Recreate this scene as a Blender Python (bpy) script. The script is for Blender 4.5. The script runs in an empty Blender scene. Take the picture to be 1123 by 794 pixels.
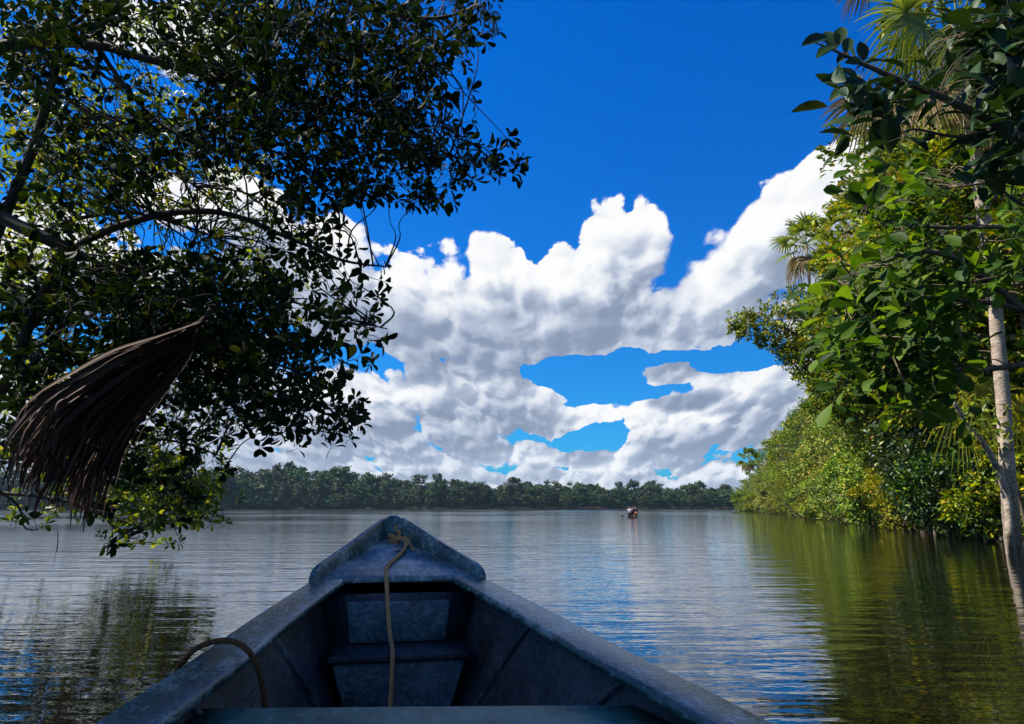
import bpy, bmesh, math, random
import numpy as np
from mathutils import Vector, Matrix, Quaternion

PI = math.pi
R = math.radians
scene = bpy.context.scene
COL = scene.collection

# ------------------------------------------------------------------ camera geometry (photo is 1123 x 794)
FPX = 760.0
CX, CY = 561.5, 397.0
CAMH = 1.05
PITCH = math.atan((556.5 - CY) / FPX)
CAM = np.array([0.0, 0.0, CAMH])
CP, SP = math.cos(PITCH), math.sin(PITCH)

def ray(px, py):
    xc = (px - CX) / FPX
    yc = -(py - CY) / FPX
    return np.array([xc, CP - yc * SP, SP + yc * CP])

def P(px, py, D):
    """world point seen at photo pixel (px,py) standing D metres away (measured along +Y)"""
    d = ray(px, py)
    return CAM + d * (D / d[1])

def PZ(px, py, z):
    d = ray(px, py)
    return CAM + d * ((z - CAMH) / d[2])

# ------------------------------------------------------------------ scene helpers
def tag(o, label=None, cat=None, group=None, kind=None):
    if label: o['label'] = label
    if cat: o['category'] = cat
    if group: o['group'] = group
    if kind: o['kind'] = kind
    return o

def empty(name, loc=(0, 0, 0), rz=0.0):
    o = bpy.data.objects.new(name, None)
    o.empty_display_size = 0.2
    COL.objects.link(o)
    o.location = loc
    o.rotation_euler = (0, 0, rz)
    return o

def link_mesh(name, me, mat=None, parent=None, loc=None):
    o = bpy.data.objects.new(name, me)
    COL.objects.link(o)
    if mat is not None and len(me.materials) == 0:
        me.materials.append(mat)
    if parent is not None:
        o.parent = parent
    if loc is not None:
        o.location = loc
    return o

def mesh_np(name, verts, faces, smooth=False):
    """faces: list of arrays, each (M,k)"""
    me = bpy.data.meshes.new(name)
    verts = np.ascontiguousarray(verts, dtype=np.float32)
    fl = [np.asarray(f, dtype=np.int32) for f in faces if len(f)]
    nl = sum(f.size for f in fl)
    nf = sum(len(f) for f in fl)
    me.vertices.add(len(verts))
    me.vertices.foreach_set('co', verts.ravel())
    me.loops.add(nl)
    me.loops.foreach_set('vertex_index', np.concatenate([f.ravel() for f in fl]))
    me.polygons.add(nf)
    starts, tot = [], 0
    for f in fl:
        k = f.shape[1]
        starts.append(tot + np.arange(len(f)) * k)
        tot += f.size
    me.polygons.foreach_set('loop_start', np.concatenate(starts).astype(np.int32))
    if smooth:
        me.polygons.foreach_set('use_smooth', np.ones(nf, dtype=bool))
    me.update(calc_edges=True)
    me.validate()
    return me

def bm_mesh(name, bm, smooth=False):
    bmesh.ops.recalc_face_normals(bm, faces=bm.faces)
    me = bpy.data.meshes.new(name)
    bm.to_mesh(me)
    bm.free()
    if smooth:
        for p in me.polygons: p.use_smooth = True
    return me

class Geo:
    """collects numpy geometry"""
    def __init__(self):
        self.v, self.f3, self.f4, self.n = [], [], [], 0
    def add(self, v, f3=None, f4=None):
        v = np.asarray(v, dtype=np.float64).reshape(-1, 3)
        self.v.append(v)
        if f3 is not None and len(f3): self.f3.append(np.asarray(f3) + self.n)
        if f4 is not None and len(f4): self.f4.append(np.asarray(f4) + self.n)
        self.n += len(v)
    def mesh(self, name, smooth=False):
        fs = []
        if self.f3: fs.append(np.concatenate(self.f3))
        if self.f4: fs.append(np.concatenate(self.f4))
        return mesh_np(name, np.concatenate(self.v), fs, smooth)

def unit(a):
    a = np.asarray(a, dtype=np.float64)
    return a / (np.linalg.norm(a, axis=-1, keepdims=True) + 1e-12)

def catmull(pts, n=6):
    p = np.asarray(pts, dtype=float)
    p = np.vstack([2 * p[0] - p[1], p, 2 * p[-1] - p[-2]])
    out = []
    for i in range(1, len(p) - 2):
        for k in range(n):
            t = k / n
            a, b, c, d = p[i - 1], p[i], p[i + 1], p[i + 2]
            out.append(0.5 * ((2 * b) + (-a + c) * t + (2 * a - 5 * b + 4 * c - d) * t * t + (-a + 3 * b - 3 * c + d) * t ** 3))
    out.append(p[-2])
    return np.array(out)

def tube(g, pts, rad, k=6, cap=True):
    p = np.asarray(pts, dtype=float)
    n = len(p)
    rad = np.broadcast_to(np.asarray(rad, dtype=float), (n,))
    t = unit(np.gradient(p, axis=0))
    ref = np.array([0.31, 0.17, 0.93])
    if abs(np.dot(unit(p[-1] - p[0]), unit(ref))) > 0.9: ref = np.array([0.9, 0.3, 0.1])
    a = unit(np.cross(t, ref)); b = np.cross(t, a)
    ang = np.arange(k) * 2 * PI / k
    ring = p[:, None, :] + rad[:, None, None] * (np.cos(ang)[None, :, None] * a[:, None, :] + np.sin(ang)[None, :, None] * b[:, None, :])
    v = ring.reshape(-1, 3)
    i = np.arange(n - 1)[:, None] * k
    j = np.arange(k)[None, :]; j2 = (j + 1) % k
    f4 = np.stack([i + j, i + j2, i + k + j2, i + k + j], axis=-1).reshape(-1, 4)
    f3 = None
    if cap:
        v = np.vstack([v, p[0], p[-1]])
        m = n * k
        f3 = [[m, (q + 1) % k, q] for q in range(k)] + [[m + 1, (n - 1) * k + q, (n - 1) * k + (q + 1) % k] for q in range(k)]
    g.add(v, f3, f4)

# leaf templates: x = along the blade 0..1, y = half width, z = out of plane
def leaf_template(kind):
    if kind == 'card':
        v = np.array([[0, 0, 0], [.55, -.5, .10], [1, 0, -.04], [.5, .5, .10]])
        return v, np.array([[0, 1, 2], [0, 2, 3]]), None
    if kind == 'leaf':
        st = [(.0, .0), (.28, .30), (.66, .50), (1.0, .0)]
    elif kind == 'ovate':
        st = [(.0, .03), (.12, .27), (.32, .47), (.55, .49), (.75, .37), (.9, .17), (1.0, .0)]
    elif kind == 'obovate':
        st = [(.0, .03), (.18, .16), (.42, .37), (.68, .5), (.88, .36), (1.0, .0)]
    v = [[st[0][0], 0, 0]]
    for x, w in st[1:-1]:
        dz = -.22 * (x - .3) ** 2
        v += [[x, -w, .16 * w * 1.2 + dz], [x, 0, dz], [x, w, .16 * w * 1.2 + dz]]
    v.append([1.0, 0, -.22 * .49])
    m = len(st) - 2
    f3 = [[0, 2, 1], [0, 3, 2]]
    f4 = []
    for i in range(m - 1):
        a = 1 + 3 * i; b = a + 3
        f4 += [[a, a + 1, b + 1, b], [a + 1, a + 2, b + 2, b + 1]]
    a = 1 + 3 * (m - 1); t = len(v) - 1
    f3 += [[a, a + 1, t], [a + 1, a + 2, t]]
    return np.array(v, dtype=float), np.array(f3), np.array(f4) if f4 else None

def add_leaves(g, pos, axis, nrm, length, width, kind='leaf'):
    """width = blade width / length"""
    V, f3, f4 = leaf_template(kind)
    n = len(pos)
    length = np.broadcast_to(np.asarray(length, dtype=float), (n,))
    width = np.broadcast_to(np.asarray(width, dtype=float), (n,))
    X = unit(axis)
    Y = unit(np.cross(nrm, X))
    Z = np.cross(X, Y)
    v = (V[None, :, 0:1] * length[:, None, None] * X[:, None, :]
         + V[None, :, 1:2] * (length * width)[:, None, None] * Y[:, None, :]
         + V[None, :, 2:3] * length[:, None, None] * Z[:, None, :]) + np.asarray(pos)[:, None, :]
    k = len(V)
    off = (np.arange(n) * k)[:, None, None]
    F3 = (f3[None] + off).reshape(-1, 3)
    F4 = (f4[None] + off).reshape(-1, 4) if f4 is not None else None
    g.add(v.reshape(-1, 3), F3, F4)

def rand_unit(rng, n):
    return unit(rng.normal(size=(n, 3)))

# ------------------------------------------------------------------ node helpers
class NT:
    def __init__(self, tree):
        self.t = tree; self.L = tree.links
    def n(self, typ, **kw):
        nd = self.t.nodes.new(typ)
        for k, v in kw.items(): setattr(nd, k, v)
        return nd
    def link(self, a, b): self.L.new(a, b)
    def setin(self, sock, val):
        if isinstance(val, bpy.types.NodeSocket): self.L.new(val, sock)
        else: sock.default_value = val
    def math(self, op, a, b=None, c=None, clamp=False):
        nd = self.n('ShaderNodeMath', operation=op, use_clamp=clamp)
        self.setin(nd.inputs[0], a)
        if b is not None: self.setin(nd.inputs[1], b)
        if c is not None: self.setin(nd.inputs[2], c)
        return nd.outputs[0]
    def vmath(self, op, a, b=None, scale=None, out=0):
        nd = self.n('ShaderNodeVectorMath', operation=op)
        self.setin(nd.inputs[0], a)
        if b is not None: self.setin(nd.inputs[1], b)
        if scale is not None: self.setin(nd.inputs['Scale'], scale)
        return nd.outputs[out]
    def mix(self, fac, a, b, blend='MIX', clamp=True):
        nd = self.n('ShaderNodeMix', data_type='RGBA', blend_type=blend)
        nd.clamp_factor = clamp
        self.setin(nd.inputs[0], fac); self.setin(nd.inputs[6], a); self.setin(nd.inputs[7], b)
        return nd.outputs[2]
    def smooth(self, v, a, b, lo=0.0, hi=1.0):
        nd = self.n('ShaderNodeMapRange', interpolation_type='SMOOTHSTEP')
        self.setin(nd.inputs[0], v)
        nd.inputs[1].default_value = a; nd.inputs[2].default_value = b
        nd.inputs[3].default_value = lo; nd.inputs[4].default_value = hi
        return nd.outputs[0]
    def lin(self, v, a, b, lo=0.0, hi=1.0):
        nd = self.n('ShaderNodeMapRange')
        self.setin(nd.inputs[0], v)
        nd.inputs[1].default_value = a; nd.inputs[2].default_value = b
        nd.inputs[3].default_value = lo; nd.inputs[4].default_value = hi
        return nd.outputs[0]
    def noise(self, vec, scale, detail=4, rough=.5, dim='3D', lac=2.0, dist=0.0, out='Fac'):
        nd = self.n('ShaderNodeTexNoise', noise_dimensions=dim)
        if vec is not None: self.link(vec, nd.inputs['Vector'])
        nd.inputs['Scale'].default_value = scale
        nd.inputs['Detail'].default_value = detail
        nd.inputs['Roughness'].default_value = rough
        nd.inputs['Lacunarity'].default_value = lac
        nd.inputs['Distortion'].default_value = dist
        return nd.outputs[out]
    def ramp(self, fac, stops):
        nd = self.n('ShaderNodeValToRGB')
        cr = nd.color_ramp
        while len(cr.elements) > 1: cr.elements.remove(cr.elements[-1])
        for i, (p, c) in enumerate(stops):
            e = cr.elements[0] if i == 0 else cr.elements.new(p)
            e.position = p; e.color = (*c, 1)
        self.setin(nd.inputs[0], fac)
        return nd.outputs[0]

def new_mat(name):
    m = bpy.data.materials.new(name)
    m.use_nodes = True
    nt = NT(m.node_tree)
    nt.t.nodes.clear()
    out = nt.n('ShaderNodeOutputMaterial')
    return m, nt, out

def principled(nt, out, base, rough=.5, spec=.5, metallic=0.0, normal=None, ior=1.5):
    b = nt.n('ShaderNodeBsdfPrincipled')
    nt.setin(b.inputs['Base Color'], base if isinstance(base, bpy.types.NodeSocket) else (*base, 1))
    nt.setin(b.inputs['Roughness'], rough)
    b.inputs['Specular IOR Level'].default_value = spec
    b.inputs['Metallic'].default_value = metallic
    b.inputs['IOR'].default_value = ior
    if normal is not None: nt.link(normal, b.inputs['Normal'])
    nt.link(b.outputs[0], out.inputs[0])
    return b

def bump(nt, height, strength=1.0, dist=.01, normal=None):
    b = nt.n('ShaderNodeBump')
    b.inputs['Strength'].default_value = strength
    b.inputs['Distance'].default_value = dist
    nt.link(height, b.inputs['Height'])
    if normal is not None: nt.link(normal, b.inputs['Normal'])
    return b.outputs[0]

def leaf_mat(name, stops, transl=.3, tcol=1.3, rough=.42, spec=.4, vary=0.0):
    m, nt, out = new_mat(name)
    geo = nt.n('ShaderNodeNewGeometry')
    col = nt.ramp(geo.outputs['Random Per Island'], stops)
    if vary:
        oi = nt.n('ShaderNodeObjectInfo')
        hs = nt.n('ShaderNodeHueSaturation')
        nt.link(nt.lin(oi.outputs['Random'], 0, 1, .5 - vary * .045, .5 + vary * .04), hs.inputs['Hue'])
        nt.link(nt.lin(nt.math('FRACT', nt.math('MULTIPLY', oi.outputs['Random'], 7.31)), 0, 1, 1 - .45 * vary, 1 + .35 * vary), hs.inputs['Value'])
        nt.link(nt.lin(nt.math('FRACT', nt.math('MULTIPLY', oi.outputs['Random'], 13.7)), 0, 1, 1 - .25 * vary, 1.08), hs.inputs['Saturation'])
        nt.link(col, hs.inputs['Color']); col = hs.outputs[0]
    b = nt.n('ShaderNodeBsdfPrincipled')
    nt.link(col, b.inputs['Base Color'])
    b.inputs['Roughness'].default_value = rough
    b.inputs['Specular IOR Level'].default_value = spec
    tr = nt.n('ShaderNodeBsdfTranslucent')
    tc = nt.mix(1.0, col, (1.25 * tcol, 1.15 * tcol, .35 * tcol, 1), 'MULTIPLY')
    nt.link(tc, tr.inputs[0])
    mx = nt.n('ShaderNodeMixShader')
    mx.inputs[0].default_value = transl
    nt.link(b.outputs[0], mx.inputs[1]); nt.link(tr.outputs[0], mx.inputs[2])
    nt.link(mx.outputs[0], out.inputs[0])
    return m

def bark_mat(name, c1, c2, scale=6.0, rings=False, rough=.85):
    m, nt, out = new_mat(name)
    tc = nt.n('ShaderNodeTexCoord').outputs['Object']
    mp = nt.n('ShaderNodeMapping'); nt.link(tc, mp.inputs[0])
    mp.inputs['Scale'].default_value = (1, 1, .25 if not rings else 2.5)
    f = nt.noise(mp.outputs[0], scale, 6, .65)
    f2 = nt.noise(tc, scale * .35, 4, .6)
    fac = nt.math('ADD', nt.math('MULTIPLY', f, .6), nt.math('MULTIPLY', f2, .4))
    col = nt.ramp(fac, [(.34, c1), (.62, c2)])
    principled(nt, out, col, rough, .2, normal=bump(nt, f, .8, .02))
    return m

# ------------------------------------------------------------------ camera, sun, sky
cam = bpy.data.cameras.new('camera')
cam.sensor_width = 36.0
cam.lens = 36.0 * FPX / 1123.0
cam.clip_start = .05
cam.clip_end = 9000
camo = bpy.data.objects.new('camera', cam)
COL.objects.link(camo)
camo.location = CAM
camo.rotation_euler = (PI / 2 + PITCH, 0, 0)
scene.camera = camo

SUN_EL = R(50)
TOSUN = np.array([-.96 * math.cos(SUN_EL), .14 * math.cos(SUN_EL), math.sin(SUN_EL)])
TOSUN = TOSUN / np.linalg.norm(TOSUN)
sl = bpy.data.lights.new('sun', 'SUN')
sl.energy = 5.0
sl.angle = R(.53)
sl.color = (1.0, .93, .80)
so = bpy.data.objects.new('sun', sl)
COL.objects.link(so)
so.location = (-20, -6, 40)
so.rotation_euler = Vector(-TOSUN).to_track_quat('-Z', 'Y').to_euler()

world = bpy.data.worlds.new('World')
scene.world = world
world.use_nodes = True

def cloud_bulk(blobs):
    """bulk height of the cumulus masses over (azimuth, elevation)"""
    g = bpy.data.node_groups.new('cumulus_bulk', 'ShaderNodeTree')
    g.interface.new_socket('P', in_out='INPUT', socket_type='NodeSocketVector')
    g.interface.new_socket('M', in_out='OUTPUT', socket_type='NodeSocketFloat')
    nt = NT(g)
    gi = nt.n('NodeGroupInput'); go = nt.n('NodeGroupOutput')
    p = gi.outputs[0]
    w1 = nt.noise(p, 8.0, 2, .55, '2D', out='Color')
    w1 = nt.vmath('SUBTRACT', w1, (.5, .5, .5))
    w1 = nt.vmath('MULTIPLY', w1, (.085, .060, 0))
    pw = nt.vmath('ADD', p, w1)
    M = None
    for (az, el, rx, ry, rot, wgt) in blobs:
        q = nt.vmath('SUBTRACT', pw, (az, el, 0))
        if abs(rot) > 1e-3:
            vr = nt.n('ShaderNodeVectorRotate', rotation_type='Z_AXIS')
            nt.link(q, vr.inputs['Vector']); vr.inputs['Angle'].default_value = -rot
            q = vr.outputs[0]
        q = nt.vmath('MULTIPLY', q, (1 / rx, 1 / ry, 0))
        l2 = nt.vmath('DOT_PRODUCT', q, q, out=1)
        h = nt.math('MULTIPLY_ADD', l2, -wgt, wgt)
        M = h if M is None else nt.math('SMOOTH_MAX', M, h, .12)
    M = nt.math('MAXIMUM', M, -1.2)
    nt.link(M, go.inputs['M'])
    return g

def cloud_detail():
    g = bpy.data.node_groups.new('cumulus_detail', 'ShaderNodeTree')
    g.interface.new_socket('P', in_out='INPUT', socket_type='NodeSocketVector')
    g.interface.new_socket('D', in_out='OUTPUT', socket_type='NodeSocketFloat')
    nt = NT(g)
    gi = nt.n('NodeGroupInput'); go = nt.n('NodeGroupOutput')
    p = gi.outputs[0]
    # clouds further off lie lower and look smaller: detail follows the log of elevation
    sx = nt.n('ShaderNodeSeparateXYZ'); nt.link(p, sx.inputs[0])
    e = nt.math('ADD', nt.math('MAXIMUM', sx.outputs[1], 0.0), .32)
    qx = nt.math('MULTIPLY', nt.math('DIVIDE', sx.outputs[0], e), .68)
    qy = nt.math('MULTIPLY', nt.math('LOGARITHM', e, math.e), .80)
    cbq = nt.n('ShaderNodeCombineXYZ'); nt.link(qx, cbq.inputs[0]); nt.link(qy, cbq.inputs[1])
    p = cbq.outputs[0]
    g.interface.new_socket('Q', in_out='OUTPUT', socket_type='NodeSocketVector')
    nt.link(p, go.inputs['Q'])
    w2 = nt.noise(p, 16.0, 2, .6, '2D', out='Color')
    w2 = nt.vmath('SUBTRACT', w2, (.5, .5, .5))
    w2 = nt.vmath('MULTIPLY', w2, (.045, .045, 0))
    pw2 = nt.vmath('ADD', p, w2)
    v = nt.n('ShaderNodeTexVoronoi', voronoi_dimensions='2D', feature='F1')
    nt.link(pw2, v.inputs['Vector'])
    v.inputs['Scale'].default_value = 9.0
    v.inputs['Detail'].default_value = 1.6
    v.inputs['Roughness'].default_value = .50
    v.inputs['Lacunarity'].default_value = 2.6
    f = nt.noise(p, 6.0, 3, .5, '2D')
    dd = v.outputs['Distance']
    b = nt.math('MULTIPLY_ADD', nt.math('MULTIPLY', dd, dd), -.95, .28)
    f = nt.math('MULTIPLY_ADD', f, 1.9, -.95)
    nt.link(nt.math('ADD', b, f), go.inputs['D'])
    return g

def azel(px, py):
    d = ray(px, py); d = d / np.linalg.norm(d)
    return math.atan2(d[0], d[1]), math.asin(d[2])

def blob(px, py, rx, ry, rot=0, w=1.0):
    az, el = azel(px, py)
    k = 1.0 / math.sqrt(1 + ((px - CX) ** 2 + (py - CY) ** 2) / FPX ** 2)
    return (az, el, rx * k * k / FPX * 1.0 / max(math.cos(el), .3) , ry * k / FPX, R(rot), w)

# cumulus masses of the photograph, as directions in the sky
BL = [blob(500, 335, 100, 62), blob(552, 296, 44, 42), blob(470, 350, 100, 50), blob(570, 350, 90, 50), blob(430, 320, 60, 46),
      blob(672, 302, 66, 80), blob(706, 258, 32, 42), blob(640, 345, 90, 56), blob(618, 305, 40, 42), blob(740, 350, 60, 42),
      blob(785, 330, 100, 50, 12), blob(860, 285, 110, 78, 32), blob(938, 220, 80, 70, 30), blob(800, 338, 80, 32), blob(1010, 220, 120, 120, 20), blob(876, 320, 90, 50), blob(955,160,40,34),
      blob(650, 362, 110, 24), blob(520, 366, 110, 26),
      blob(245, 225, 90, 48), blob(120, 300, 140, 60), blob(330, 290, 90, 60), blob(400, 330, 80, 55), blob(180, 40, 100, 34, 0, .8),
      blob(747, 410, 54, 17, 3, 1.2),
      blob(795, 466, 104, 34, 8), blob(730, 470, 70, 34), blob(872, 430, 76, 40), blob(830, 430, 60, 30),
      blob(615, 460, 84, 20, -3), blob(560, 445, 60, 34), blob(470, 450, 130, 56), blob(330, 470, 160, 66), blob(520, 425, 80, 40),
      blob(200, 440, 130, 100), blob(30, 470, 170, 70),
      blob(560, 500, 90, 17), blob(690, 505, 80, 16), blob(620, 524, 150, 14), blob(470, 510, 110, 24), blob(330, 512, 150, 34), blob(780, 512, 80, 20), blob(745, 492, 50, 13), blob(400, 528, 260, 14), blob(800, 530, 160, 12), blob(60, 515, 170, 36), blob(900, 510, 160, 32), blob(1150, 450, 180, 90),
      (1.5, .35, .45, .22, 0, 1), (-1.35, .5, .4, .2, 0, 1), (2.5, .5, .5, .2, 0, 1), (-2.3, .4, .5, .2, 0, 1), (-2.9, .9, .6, .2, 0, 1), (.2, 1.15, .25, .10, 0, .6)]
CM = cloud_bulk(BL); CD = cloud_detail()
nt = NT(world.node_tree)
nt.t.nodes.clear()
wo = nt.n('ShaderNodeOutputWorld')
bg = nt.n('ShaderNodeBackground')
SKY_K = .10
bg.inputs['Strength'].default_value = SKY_K
nt.link(bg.outputs[0], wo.inputs[0])
sky = nt.n('ShaderNodeTexSky', sky_type='NISHITA')
sky.sun_disc = False
sky.sun_elevation = SUN_EL
sky.sun_rotation = math.atan2(TOSUN[0], TOSUN[1])
sky.air_density = 1.0; sky.dust_density = .4; sky.ozone_density = 2.5
d = nt.n('ShaderNodeTexCoord').outputs['Generated']
sx = nt.n('ShaderNodeSeparateXYZ'); nt.link(d, sx.inputs[0])
az = nt.math('ARCTAN2', sx.outputs[0], sx.outputs[1])
el = nt.math('ARCSINE', nt.math('MAXIMUM', sx.outputs[2], 0.0))
tint = nt.mix(nt.smooth(el, .0, .65), (.045, .39, .71, 1), (.000, .36, .94, 1))   # polarised, saturated blue
skyc = nt.mix(1.0, sky.outputs[0], tint, 'MULTIPLY', clamp=False)
cb = nt.n('ShaderNodeCombineXYZ'); nt.link(az, cb.inputs[0]); nt.link(el, cb.inputs[1])
p0 = cb.outputs[0]
LS = np.array([-.62, .78, 0])
def cg(tree, vec):
    nd = nt.n('ShaderNodeGroup'); nd.node_tree = tree
    nt.link(vec, nd.inputs[0])
    return nd.outputs
M0 = cg(CM, p0)[0]; D0, Q = cg(CD, p0)[:2]
lowk = nt.lin(el, .02, .26, .40, 1.0)
D1 = cg(CD, nt.vmath('ADD', p0, nt.vmath('SCALE', tuple(LS * .018), scale=lowk)))[0]
off2 = nt.vmath('SCALE', (-.030, .062, 0), scale=nt.lin(el, .02, .30, .42, 1.0))
M2 = cg(CM, nt.vmath('ADD', p0, off2))[0]
fine = nt.math('MULTIPLY_ADD', nt.noise(Q, 30.0, 8, .62, '2D'), 1.0, -.5)
H0 = nt.math('ADD', nt.math('ADD', nt.math('ADD', M0, .13), nt.math('MULTIPLY', D0, nt.lin(el, .03, .24, .80, .60))), nt.math('MULTIPLY', fine, .80))
# blue lanes between the cloud decks
pg = nt.vmath('ADD', p0, nt.vmath('MULTIPLY', nt.vmath('SUBTRACT', nt.noise(p0, 11.0, 4, .6, '2D', out='Color'), (.5, .5, .5)), (.10, .035, 0)))
gap = None
for (az_, el_, rx, ry, rot, wgt) in (blob(640, 409, 74, 22), blob(815, 392, 78, 17, 6), blob(715, 391, 60, 9), blob(660, 430, 40, 14), blob(655, 480, 46, 15), blob(690, 432, 50, 9), blob(600, 410, 36, 13)):
    qv = nt.vmath('MULTIPLY', nt.vmath('SUBTRACT', pg, (az_, el_, 0)), (1 / rx, 1 / ry, 0))
    hh = nt.math('SUBTRACT', 1.0, nt.vmath('DOT_PRODUCT', qv, qv, out=1))
    gap = hh if gap is None else nt.math('MAXIMUM', gap, hh)
H0 = nt.math('MULTIPLY_ADD', nt.math('MAXIMUM', gap, 0.0), -2.2, H0)
wisp = nt.smooth(nt.noise(p0, 5.0, 2, .5, '2D'), .45, .70, .10, .42)      # crisp tops here, frayed edges there
alpha = nt.n('ShaderNodeMapRange', interpolation_type='SMOOTHSTEP')
nt.link(H0, alpha.inputs[0]); alpha.inputs[1].default_value = -.02; nt.link(wisp, alpha.inputs[2])
alpha = alpha.outputs[0]
grad = nt.math('SUBTRACT', D0, D1)                  # > 0: this puff faces the sun
grad = nt.math('DIVIDE', grad, nt.math('ADD', nt.math('ABSOLUTE', grad), nt.math('MULTIPLY', lowk, .60)))
thick = nt.math('ADD', M2, nt.math('MULTIPLY', D1, .30))
occl = nt.lin(thick, -.65, 1.05)                 # cloud standing between here and the sun
lit = nt.math('MULTIPLY_ADD', occl, -1.04, 1.07)
lit = nt.math('MULTIPLY_ADD', grad, .50, lit)
lit = nt.math('MULTIPLY_ADD', fine, .34, lit)
lit = nt.math('SMOOTH_MIN', nt.math('SMOOTH_MAX', lit, 0.0, .3), 1.0, .25)
ccol = nt.ramp(lit, [(0.0, (.125, .158, .225)), (.35, (.232, .268, .338)), (.7, (.395, .415, .452)), (1.0, (.495, .495, .495))])
ccol = nt.vmath('SCALE', ccol, scale=1.0 / SKY_K)
# air between here and the clouds low over the horizon
low = nt.smooth(el, .0, .12, .25, 0.0)
ccol = nt.mix(low, ccol, (.36 / SKY_K, .42 / SKY_K, .50 / SKY_K, 1))
skymix = nt.mix(alpha, skyc, ccol)
nt.link(skymix, bg.inputs[0])
world.cycles.sampling_method = 'MANUAL'
world.cycles.sample_map_resolution = 512

vs = scene.view_settings
vs.view_transform = 'Standard'
vs.look = 'None'
vs.exposure = 1.0
vs.gamma = 1.0
scene.render.engine = 'CYCLES'
scene.cycles.use_denoising = True
scene.cycles.max_bounces = 8
scene.cycles.transparent_max_bounces = 8
scene.cycles.diffuse_bounces = 2
scene.cycles.glossy_bounces = 3
scene.cycles.transmission_bounces = 2
scene.cycles.caustics_reflective = False
scene.cycles.caustics_refractive = False

# ------------------------------------------------------------------ water and ground
def make_water_mat():
    m, nt, out = new_mat('lake_water')
    tc = nt.n('ShaderNodeTexCoord').outputs['Object']
    def wave(scale, sy, rot, detail, rough, dist=0.0):
        mp = nt.n('ShaderNodeMapping'); nt.link(tc, mp.inputs[0])
        mp.inputs['Rotation'].default_value = (0, 0, R(rot))
        mp.inputs['Scale'].default_value = (1, sy, 1)
        return nt.noise(mp.outputs[0], scale, detail, rough, '2D', dist=dist)
    # sheltered by the trees near the banks, ruffled by the breeze in the open
    ln = nt.vmath('LENGTH', nt.vmath('SUBTRACT', tc, (1.5, 2, 0)), out=1)
    opn = nt.smooth(ln, 6.0, 55.0)
    spx = nt.n('ShaderNodeSeparateXYZ'); nt.link(tc, spx.inputs[0])
    lee = nt.smooth(nt.math('SUBTRACT', spx.outputs[0], nt.math('MULTIPLY_ADD', spx.outputs[1], .36, 6.5)), -14.0, -2.0, 1.0, .35)
    opn = nt.math('MULTIPLY', opn, lee)
    calm = nt.smooth(nt.noise(tc, .035, 3, .55, '2D'), .34, .66, .55, 1.35)      # cat's paws: ruffled and slick areas
    swell = nt.math('MULTIPLY', wave(.30, 5.0, 5, 1, .5), .0150)
    mid = nt.math('MULTIPLY', wave(1.15, 4.2, -4, 1, .5, .2), .0085)
    fine = nt.math('MULTIPLY', wave(4.6, 3.0, 6, 2, .5, .2), .0022)
    h = nt.math('ADD', nt.math('ADD', swell, mid), fine)
    near = nt.smooth(ln, 3.0, 26.0, .62, 1.1)
    h = nt.math('MULTIPLY', nt.math('MULTIPLY', h, calm), near)
    nrm = bump(nt, h, 1.0, 1.0)
    rg = nt.math('MULTIPLY_ADD', nt.math('MULTIPLY', opn, calm), .07, .012)
    b = principled(nt, out, (.0045, .005, .003), rg, 1.0, normal=nrm, ior=1.66)
    return m

water_me = mesh_np('water', np.array([[-4000, -800, 0], [4000, -800, 0], [4000, 5000, 0], [-4000, 5000, 0]], dtype=float), [np.array([[0, 1, 2, 3]])])
water = tag(link_mesh('water', water_me, make_water_mat()), kind='structure')

SHORE_R = ([-60, -20, 0, 8, 16, 25, 43, 80, 150, 230, 380, 520], [10, 8.2, 9.0, 10.6, 12.4, 16.2, 22.6, 34.0, 54, 75, 140, 210])
SHORE_L = ([-60, -20, 0, 4, 8, 12, 18, 26, 45, 120, 520], [-10, -8.5, -7.6, -9.0, -12.5, -15.5, -19.5, -34, -75, -240, -470])
FAR_Y = 500.0
def xr(y): return np.interp(y, *SHORE_R)
def xl(y): return np.interp(y, *SHORE_L)
def ground_z(x, y):
    g = np.minimum(np.minimum(x - xl(y), xr(y) - x), np.minimum(FAR_Y + 6 * np.sin(x * .021) - y, y + 26.0))
    z = np.clip(-g * .22, -2.5, 1.1) + np.where(g < -6, np.minimum((-g - 6) * .02, 3.0), 0)
    return z + .05 * np.sin(x * 1.7 + y) * np.cos(y * 1.3)

def axis_pts(dense, far):
    a = [0.0]; step = dense
    while a[-1] < far:
        a.append(a[-1] + step)
        if a[-1] > 60: step *= 1.12
    return np.array(a)
ay = axis_pts(1.2, 5000.0)
gy = np.concatenate([-ay[1:][ay[1:] < 900][::-1], ay])
gx = np.concatenate([-ay[1:][::-1], ay])
GX, GY = np.meshgrid(gx, gy)
GZ = ground_z(GX, GY)
nx, ny = len(gx), len(gy)
I = (np.arange(ny - 1)[:, None] * nx + np.arange(nx - 1)[None, :]).ravel()
ground_me = mesh_np('ground', np.stack([GX, GY, GZ], -1).reshape(-1, 3), [np.stack([I, I + 1, I + nx + 1, I + nx], -1)], True)
m, nt_, out = new_mat('forest_soil')
tc = nt_.n('ShaderNodeTexCoord').outputs['Object']
c = nt_.ramp(nt_.noise(tc, 1.3, 7, .65), [(.35, (.020, .016, .009)), (.5, (.05, .04, .02)), (.68, (.035, .05, .015))])
principled(nt_, out, c, .9, .2, normal=bump(nt_, nt_.noise(tc, 5, 6, .7), .8, .06))
ground = tag(link_mesh('ground', ground_me, m), kind='structure')

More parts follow.
